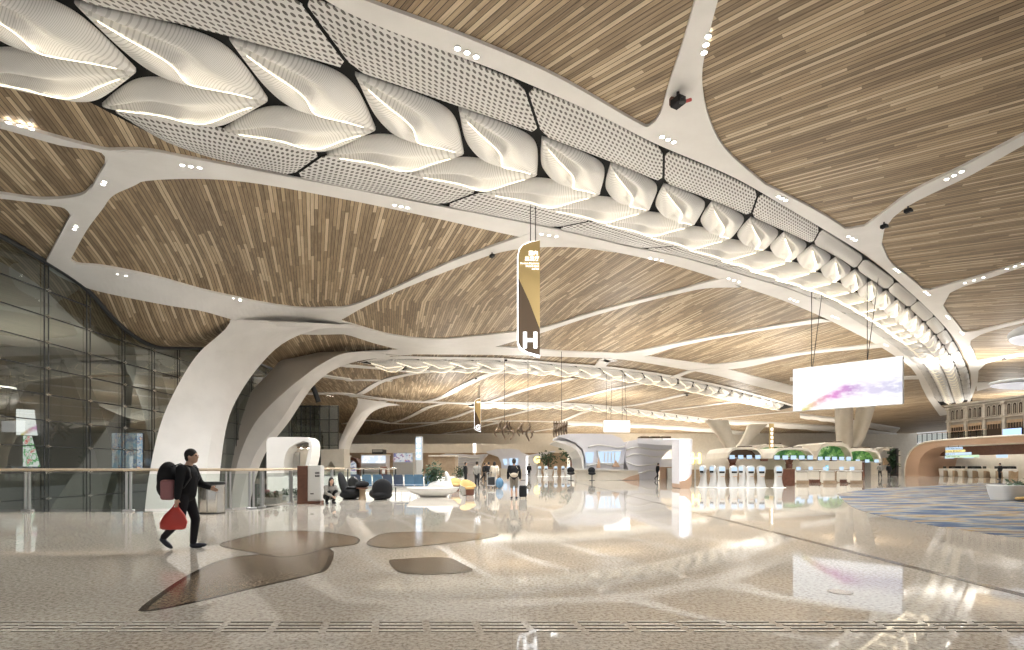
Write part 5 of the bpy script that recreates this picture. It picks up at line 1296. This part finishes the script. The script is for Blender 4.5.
# ------------------------------------------------------------------ right side: copper portal, desks, old arcade facade
XP=56.0
def rw(px,y,X=XP): D=F*X/(px-CX); return V((X,D,H+(HY-y)/F*D))
t=thing('copper_portal','long copper portal with rounded corner framing the desks beyond the carpet','portal',(XP,78,0))
prof=[(78.4,0),(78.3,1.6),(77.7,3.0),(76.5,4.0),(74.9,4.55),(73,4.75),(48,4.75)]
inn=[(48,3.95),(71.5,3.95),(73.2,3.75),(74.6,3.2),(75.5,2.3),(75.8,1.2),(75.8,0)]
pp=[V((XP,y,z)) for y,z in [(p.x,p.y) for p in catmull([(a,c,0) for a,c in prof],26)]+[(p.x,p.y) for p in catmull([(a,c,0) for a,c in inn],26)]]
b=MB(); b.prism(pp,(5.5,0,0)); obj('frame',b,M['copper'],t,35,True)
b=MB(); oe=catmull([(a,c,0) for a,c in prof],30); b.tube([V((XP-.05,p.x,p.y)) for p in oe],.10,6); obj('pale_edge',b,M['cream'],t,True,True)
b=MB(); b.box((XP+2.4,61.5,3.35),(.25,29,1.15)); obj('fascia',b,M['brown'],t,False,True)
b=MB(); b.box((XP+5.2,61.5,2.0),(.3,29,4.0)); obj('back_wall',b,M['cream'],t,False,True)
b=MB(); b.box((XP+2.7,61.5,3.98),(5,29,.1)); obj('soffit',b,M['cream'],t,False,True)
b=MB(); M['strip']=mat('strip_light',(1,1,1),.4,0,.5,(1,.95,.86),7.0); b.box((XP+3.6,61.5,3.84),(.3,28,.05)); obj('light_strip',b,M['strip'],t,False,True)
def rthing(name,lb,cat,px,X,z=0,group=None):
    D=F*X/(px-CX); return thing(name,lb,cat,(X,D,z),group,-PI/2),D
# sign board
t,D=rthing('direction_board','stacked direction board with rows of lit lettering hanging in the copper portal','sign',952,XP-.4,2.35)
for k,(s_,L,mk_) in enumerate((('← International Departures',2.6,'mon'),('← Security  ✈  Gates A B',3.0,'yelb'),('Check-in  G  H',3.9,'mon'),('Transfer  Arrivals  Train',5.0,'grnb'))):
    if mk_ not in M: M[mk_]=mat(mk_,(.1,.1,.1),.4,0,.5,(.9,.75,.25) if mk_=='yelb' else (.55,.75,.5),.8)
    z=1.28-.34*k; b=MB(); b.box((L/2-1.0,0,z),(L,.10,.30),0,.01); obj('sign_row',b,M[mk_],t)
    o=text('lettering',s_,.22,(0,0,0),(PI/2,0,0),M['blackm'],None,.004,'LEFT'); o.parent=t; o.location=(-.9,-.056,z)
for x in (-.6,1.0):
    b=MB(); b.tube([(x,0,1.4),(x,0,1.62)],.03,6); obj('hanger',b,M['dark'],t)
for i,px in enumerate((945,954,964,974,985,997,1010)):
    t,D=rthing('service_desk',['pale desk closest to the rounded corner of the copper portal','desk below the start of the direction board','desk below the middle of the direction board','desk just past the end of the direction board','desk with brown side past the direction board','desk before the person at the copper portal','desk closest to the grey planter in the copper portal'][i],'desk',px,XP+2.6,0,'desks inside the copper portal')
    b=MB(); rows=[]
    for z,k in ((0,.8),(.1,.95),(.6,1.0),(1.0,1.1),(1.08,1.05)): rows.append([V((.66*k*math.copysign(abs(math.cos(a))**.5,math.cos(a)),.45*k*math.copysign(abs(math.sin(a))**.5,math.sin(a)),z)) for a in [2*PI*q/20 for q in range(20)]])
    b.loft(rows); obj('body',b,M['cream' if i%3 else 'white'],t,True)
    b=MB(); b.box((.5,-.05,.42),(.35,.9,.84),0,.03); obj('side_panel',b,M['tan'],t)
    b=MB(); b.box((-.2,.1,1.24),(.5,.06,.3),0,.01); obj('monitor',b,M['dark'],t)
    if i in (0,2,5):
        b=MB(); b.box((0,.6,2.65),(1.5,.1,.42),0,.01); obj('overhead_screen',b,M['mon'],t)
        b=MB(); b.tube([(0,.6,2.85),(0,.6,3.9)],.04,6); obj('hanger',b,M['dark'],t)
        b=MB(); b.box((.2,1.2,.95),(2.0,.3,.9),0,.1); obj('dark_back',b,M['blackm'],t)
# old arcade facade above
XA=61.5
t=thing('arcade_facade','grey stone replica of an old arcade facade with small arched windows above the copper portal','building',(XA,68,4.85))
ya,yb_=50.0,77.8; b=MB(); b.box((XA+.6,(ya+yb_)/2,7.3),(1.0,yb_-ya,4.9)); obj('wall',b,mat('grey_stone',(.33,.31,.27),.8),t,False,True)
b=MB()
for z,d,h in ((9.85,.55,.22),(9.55,.3,.12),(7.6,.25,.14),(4.95,.3,.2)): b.box((XA-.0,(ya+yb_)/2,z),(d,yb_-ya+.3,h))
obj('cornice',b,M['stone'],t,False,True)
y=yb_-.35; nb=0
while y>52:
    w=2.9; b=MB(); b.box((XA+.05,y,7.25),(.34,.5,4.6),0,.05); b.box((XA-.02,y,9.35),(.5,.66,.3),0,.05); b.box((XA-.02,y,7.75),(.44,.6,.2),0,.04); obj('pilaster',b,M['stone'],t,False,True)
    for k in range(3):
        yc=y-.25-(k+.55)*(w-.5)/3.05; hw=.27
        pts=[(yc-hw,7.85),(yc+hw,7.85),(yc+hw,8.95)]+[(yc+hw*math.cos(a),8.95+hw*math.sin(a)) for a in [PI*q/8 for q in range(1,8)]]+[(yc-hw,8.95)]
        b=MB(); b.prism([V((XA+.02,a,z)) for a,z in pts],(.12,0,0)); fo=obj('window',b,mat('dark_pane',(.045,.03,.02),.3) if 'dkp' not in M else M['dkp'],t,False,True); M['dkp']=fo.data.materials[0]
        b=MB(); b.tube([V((XA,a,z)) for a,z in pts]+[V((XA,*pts[0]))],.045,5); b.box((XA+.0,yc,8.4),(.05,.04,1.1)); o=obj('frame',b,M['stone'],fo); 
        o.data.transform(Matrix.Translation(-t.location))
    b=MB(); b.box((XA+.06,y-w/2,6.1),(.1,w-.75,1.5)); obj('window',b,M['dkp'],t,False,True)
    b=MB(); b.box((XA+.0,y-w/2,6.95),(.12,w-.8,.36)); 
    for k in range(6): b.box((XA,y-.5-k*(w-1)/5,6.55),(.07,.05,.75))
    obj('lattice',b,M['tan'],t,False,True)
    y-=w; nb+=1
t2=flat_screen('wall_display',rw(1013,433.5,XA-.9),2.5,1.2,-PI/2,mat('blue_display',(.1,.1,.1),.4,0,.5,(.35,.55,.95),1.2),M['dark'],'small blue lit display on the ledge of the old arcade facade','display')
t=thing('roof_railing','glass and steel railing on the roof edge beside the old arcade facade','railing',(XP+1,84,4.8))
b=MB()
for k in range(13): b.tube([(XP+1.5,78-.9*k+.0,4.7),(XP+1.5,78-.9*k,5.9)],.05,6)
obj('post',b,M['dark'],t,False,True)
b=MB(); b.tube([(XP+1.5,78.2,5.9),(XP+1.5,66.5,5.9)],.06,6); obj('handrail',b,M['steel'],t,False,True)
b=MB(); b.box((XP+1.5,72.3,5.3),(.03,11.4,.9)); obj('glass_panel',b,M['clear'],t,False,True)
t=thing('planted_screen','tall panel of green leaves at the foot of the copper portal','plant',(XP-.3,80.2,0))
b=MB(); b.box((0,0,2.0),(.3,1.6,4.0),0,.05); obj('frame',b,M['dark'],t); shrub('foliage',t,(-.25,0,2.2),(.35,.8,1.7),320,9,.5)
t=thing('gate_arch','pale rounded gate arch left of the copper portal','portal',tuple(at(886,474.5,92)*1)); t.location.z=0
slab([(877,476),(877,452),(879.5,448.5),(884,447),(893,447),(898,449),(900.5,453),(901,476),(898.5,476),(898,455),(895.5,450.5),(884,450),(880.5,453),(880,476)],92,1.5,t,'frame',M['cream'],False); slab([(884,458),(893,458),(893,465),(884,465)],93,.4,t,'lintel_sign',M['tan'])
slab([(880,470),(898,470),(898,474.6),(880,474.6)],94,.4,t,'counter',M['cream'])
# grey planter bench at the right edge
c=flo(1020,501.5); t=thing('planter_bench','grey flaring planter with curved timber bench on the carpet edge','planter',(c.x+.25,c.y+.6,0))
b=MB(); rows=[]
for z,k in ((.02,.82),(.3,.92),(.62,1.0),(.64,.94),(.50,.9)): rows.append([V((.75*k*math.copysign(abs(math.cos(a))**.4,math.cos(a)),.6*k*math.copysign(abs(math.sin(a))**.4,math.sin(a)),z)) for a in [2*PI*q/28 for q in range(28)]])
b.loft(rows); obj('body',b,M['lgrey'],t,35)
b=MB(); b.tube([V((p.x,p.y,.14)) for p in catmull([(-.62,-.85,0),(-.2,-.9,0),(.3,-.75,0),(.9,-.5,0),(1.6,-.5,0)],20)],[.10+.14*min(1,i/8) for i in range(20)],10,True,.5); obj('bench',b,M['goldf'],t,True)
shrub('foliage',t,(.25,0,.7),(.4,.35,.12),60,4,.2)

# ------------------------------------------------------------------ far shops and balcony
b=MB(); b.box((-30,118,5.2),(84,1.2,1.9)); struct('wall_back',b,M['cream'])
b=MB(); b.box((-30,119.5,2.3),(84,.5,4.6)); struct('wall_back',b,M['tan'])
def shop(x0,y0,x1,y1,D,m,sign,lb,name='shop_unit'):
    c=at((x0+x1)/2,470,D); t=thing(name,lb,'shop',(c.x,D,0),None)
    slab([(x0,466+F*H/D),(x0,y0),(x1,y0),(x1,466+F*H/D)],D,3,t,'body',m); slab([(x0+.6,y0+.7),(x1-.6,y0+.7),(x1-.6,lerp(y0,y1,.62)),(x0+.6,lerp(y0,y1,.62))],D-.12,.1,t,'shopfront',sign); slab([(x0-.3,y0-.8),(x1+.3,y0-.8),(x1+.3,y0+.3),(x0-.3,y0+.3)],D-.5,3.5,t,'canopy',M['cream'])
fl3=m_flora('shop_colours',[(0,(.2,.25,.35)),(.42,(.55,.6,.66)),(.5,(.75,.75,.72)),(.56,(.5,.2,.25)),(.6,(.12,.2,.4)),(.68,(.6,.55,.4))],.6,1.2)
fl4=m_flora('pale_shop',[(0,(.6,.68,.8)),(.5,(.8,.82,.85)),(.62,(.4,.5,.7))],.9,.6)
shop(393,452.5,413,468,88,M['lgrey'],fl3,'far shop with a colourful window behind the navy seats'); shop(361,455,386,468,96,M['lav'],fl4,'far pale blue shop front to the side of the colourful one'); shop(428.5,456,455,474,52,M['tan'],M['tan'],'plain brown timber box unit behind the leafy boat planter')
shop(372,449,383,454,112,M['dark'],M['grey'],'small dark window strip on the far balcony front'); shop(340,456,345,468,90,M['cream'],M['lit'],'narrow lit far shop beside the slender column')
c=at(383.5,475,42); t=thing('service_box','small dark red service box by the pale parapet behind the seats','cabinet',(c.x,42,0)); b=MB(); b.box((0,0,.7),(.5,.4,1.36),0,.02); obj('body',b,M['brown'],t); b=MB(); b.box((.05,-.21,1.0),(.22,.02,.3),0,.004); obj('notice',b,M['lgrey'],t); b=MB(); b.box((0,0,.02),(.54,.44,.04)); obj('plinth',b,M['dark'],t)
t=thing('arch_booth','small far booth with a brown arched front behind the white column','booth',tuple(at(352,470,98))); t.location.z=0
b=MB(); b.prism([at(*p,98) for p in [(345.5,474),(345.5,463),(348,458.8),(352,457.3),(356,458.8),(358.5,463),(358.5,474),(356.5,474),(356.3,464),(354,461),(352,460.2),(350,461),(347.7,464),(347.5,474)]],(0,2,0)); obj('arch',b,M['brown'],t,False,True); b=MB(); b.box(at(352,468,99.5),(2,.2,2.4)); obj('display',b,fl3,t,False,True)
p=at(475,452,110); t=thing('light_column','slim bright lit column sign in the distance under the letter G sign','sign',(p.x,110,p.z)); t.location.z=0
slab([(473,443.3),(476,443.3),(476,452.5),(473,452.5)],110,.5,t,'lit_face',M['litw']); slab([(473.6,452.5),(475.4,452.5),(475.4,473),(473.6,473)],110.1,.4,t,'post',M['lgrey'])
for i,(px,py,D,sc) in enumerate(((460,471,48,1.0),(548,459,85,2.4),(571,456,80,3.0))):
    c=at(px,466+F*H/D,D); t=thing('potted_tree',['dark leafy plant in a pale tub left of the distant standing person','green tree behind the far check-in machines','taller green tree beside the pavilion wing tip'][i],'plant',(c.x,D,0))
    b=MB(); b.lathe([(.26*sc,0),(.34*sc,.4*sc*.9),(.30*sc,.42*sc*.9),(.0,.38*sc)],(0,0,0),16); obj('tub',b,M['white'],t); shrub('foliage',t,(0,0,1.05*sc if sc>1 else .85),(.5*sc,.4*sc,.45*sc),260,20+i,.25*sc*.7); b=MB(); b.tube([(0,0,.3*sc),(.03,0,1.1*sc)],.05*sc,6); obj('trunk',b,M['brown'],t)
# unseen lamps added above island and pavilion roofs to brighten the timber ceiling
for q in ((27,64,5.6),(36,64,5.6),(13,62,5.8),(2,96,5.6),(-12,104,5.6),(58,72,11.2),(40,80,7),(20,112,7),(50,120,7),(-5,130,7),(80,130,8),(65,60,10.3),(65,72,10.3),(100,110,8)):
    ld=bpy.data.lights.new('ceiling_fill','AREA'); ld.shape='DISK'; ld.size=2.5; ld.energy=700 if q[1]<90 else 1900; ld.color=(1,.96,.89); lo=bpy.data.objects.new('ceiling_fill',ld); COL.objects.link(lo); lo.location=q; lo.rotation_euler=(PI,0,0)
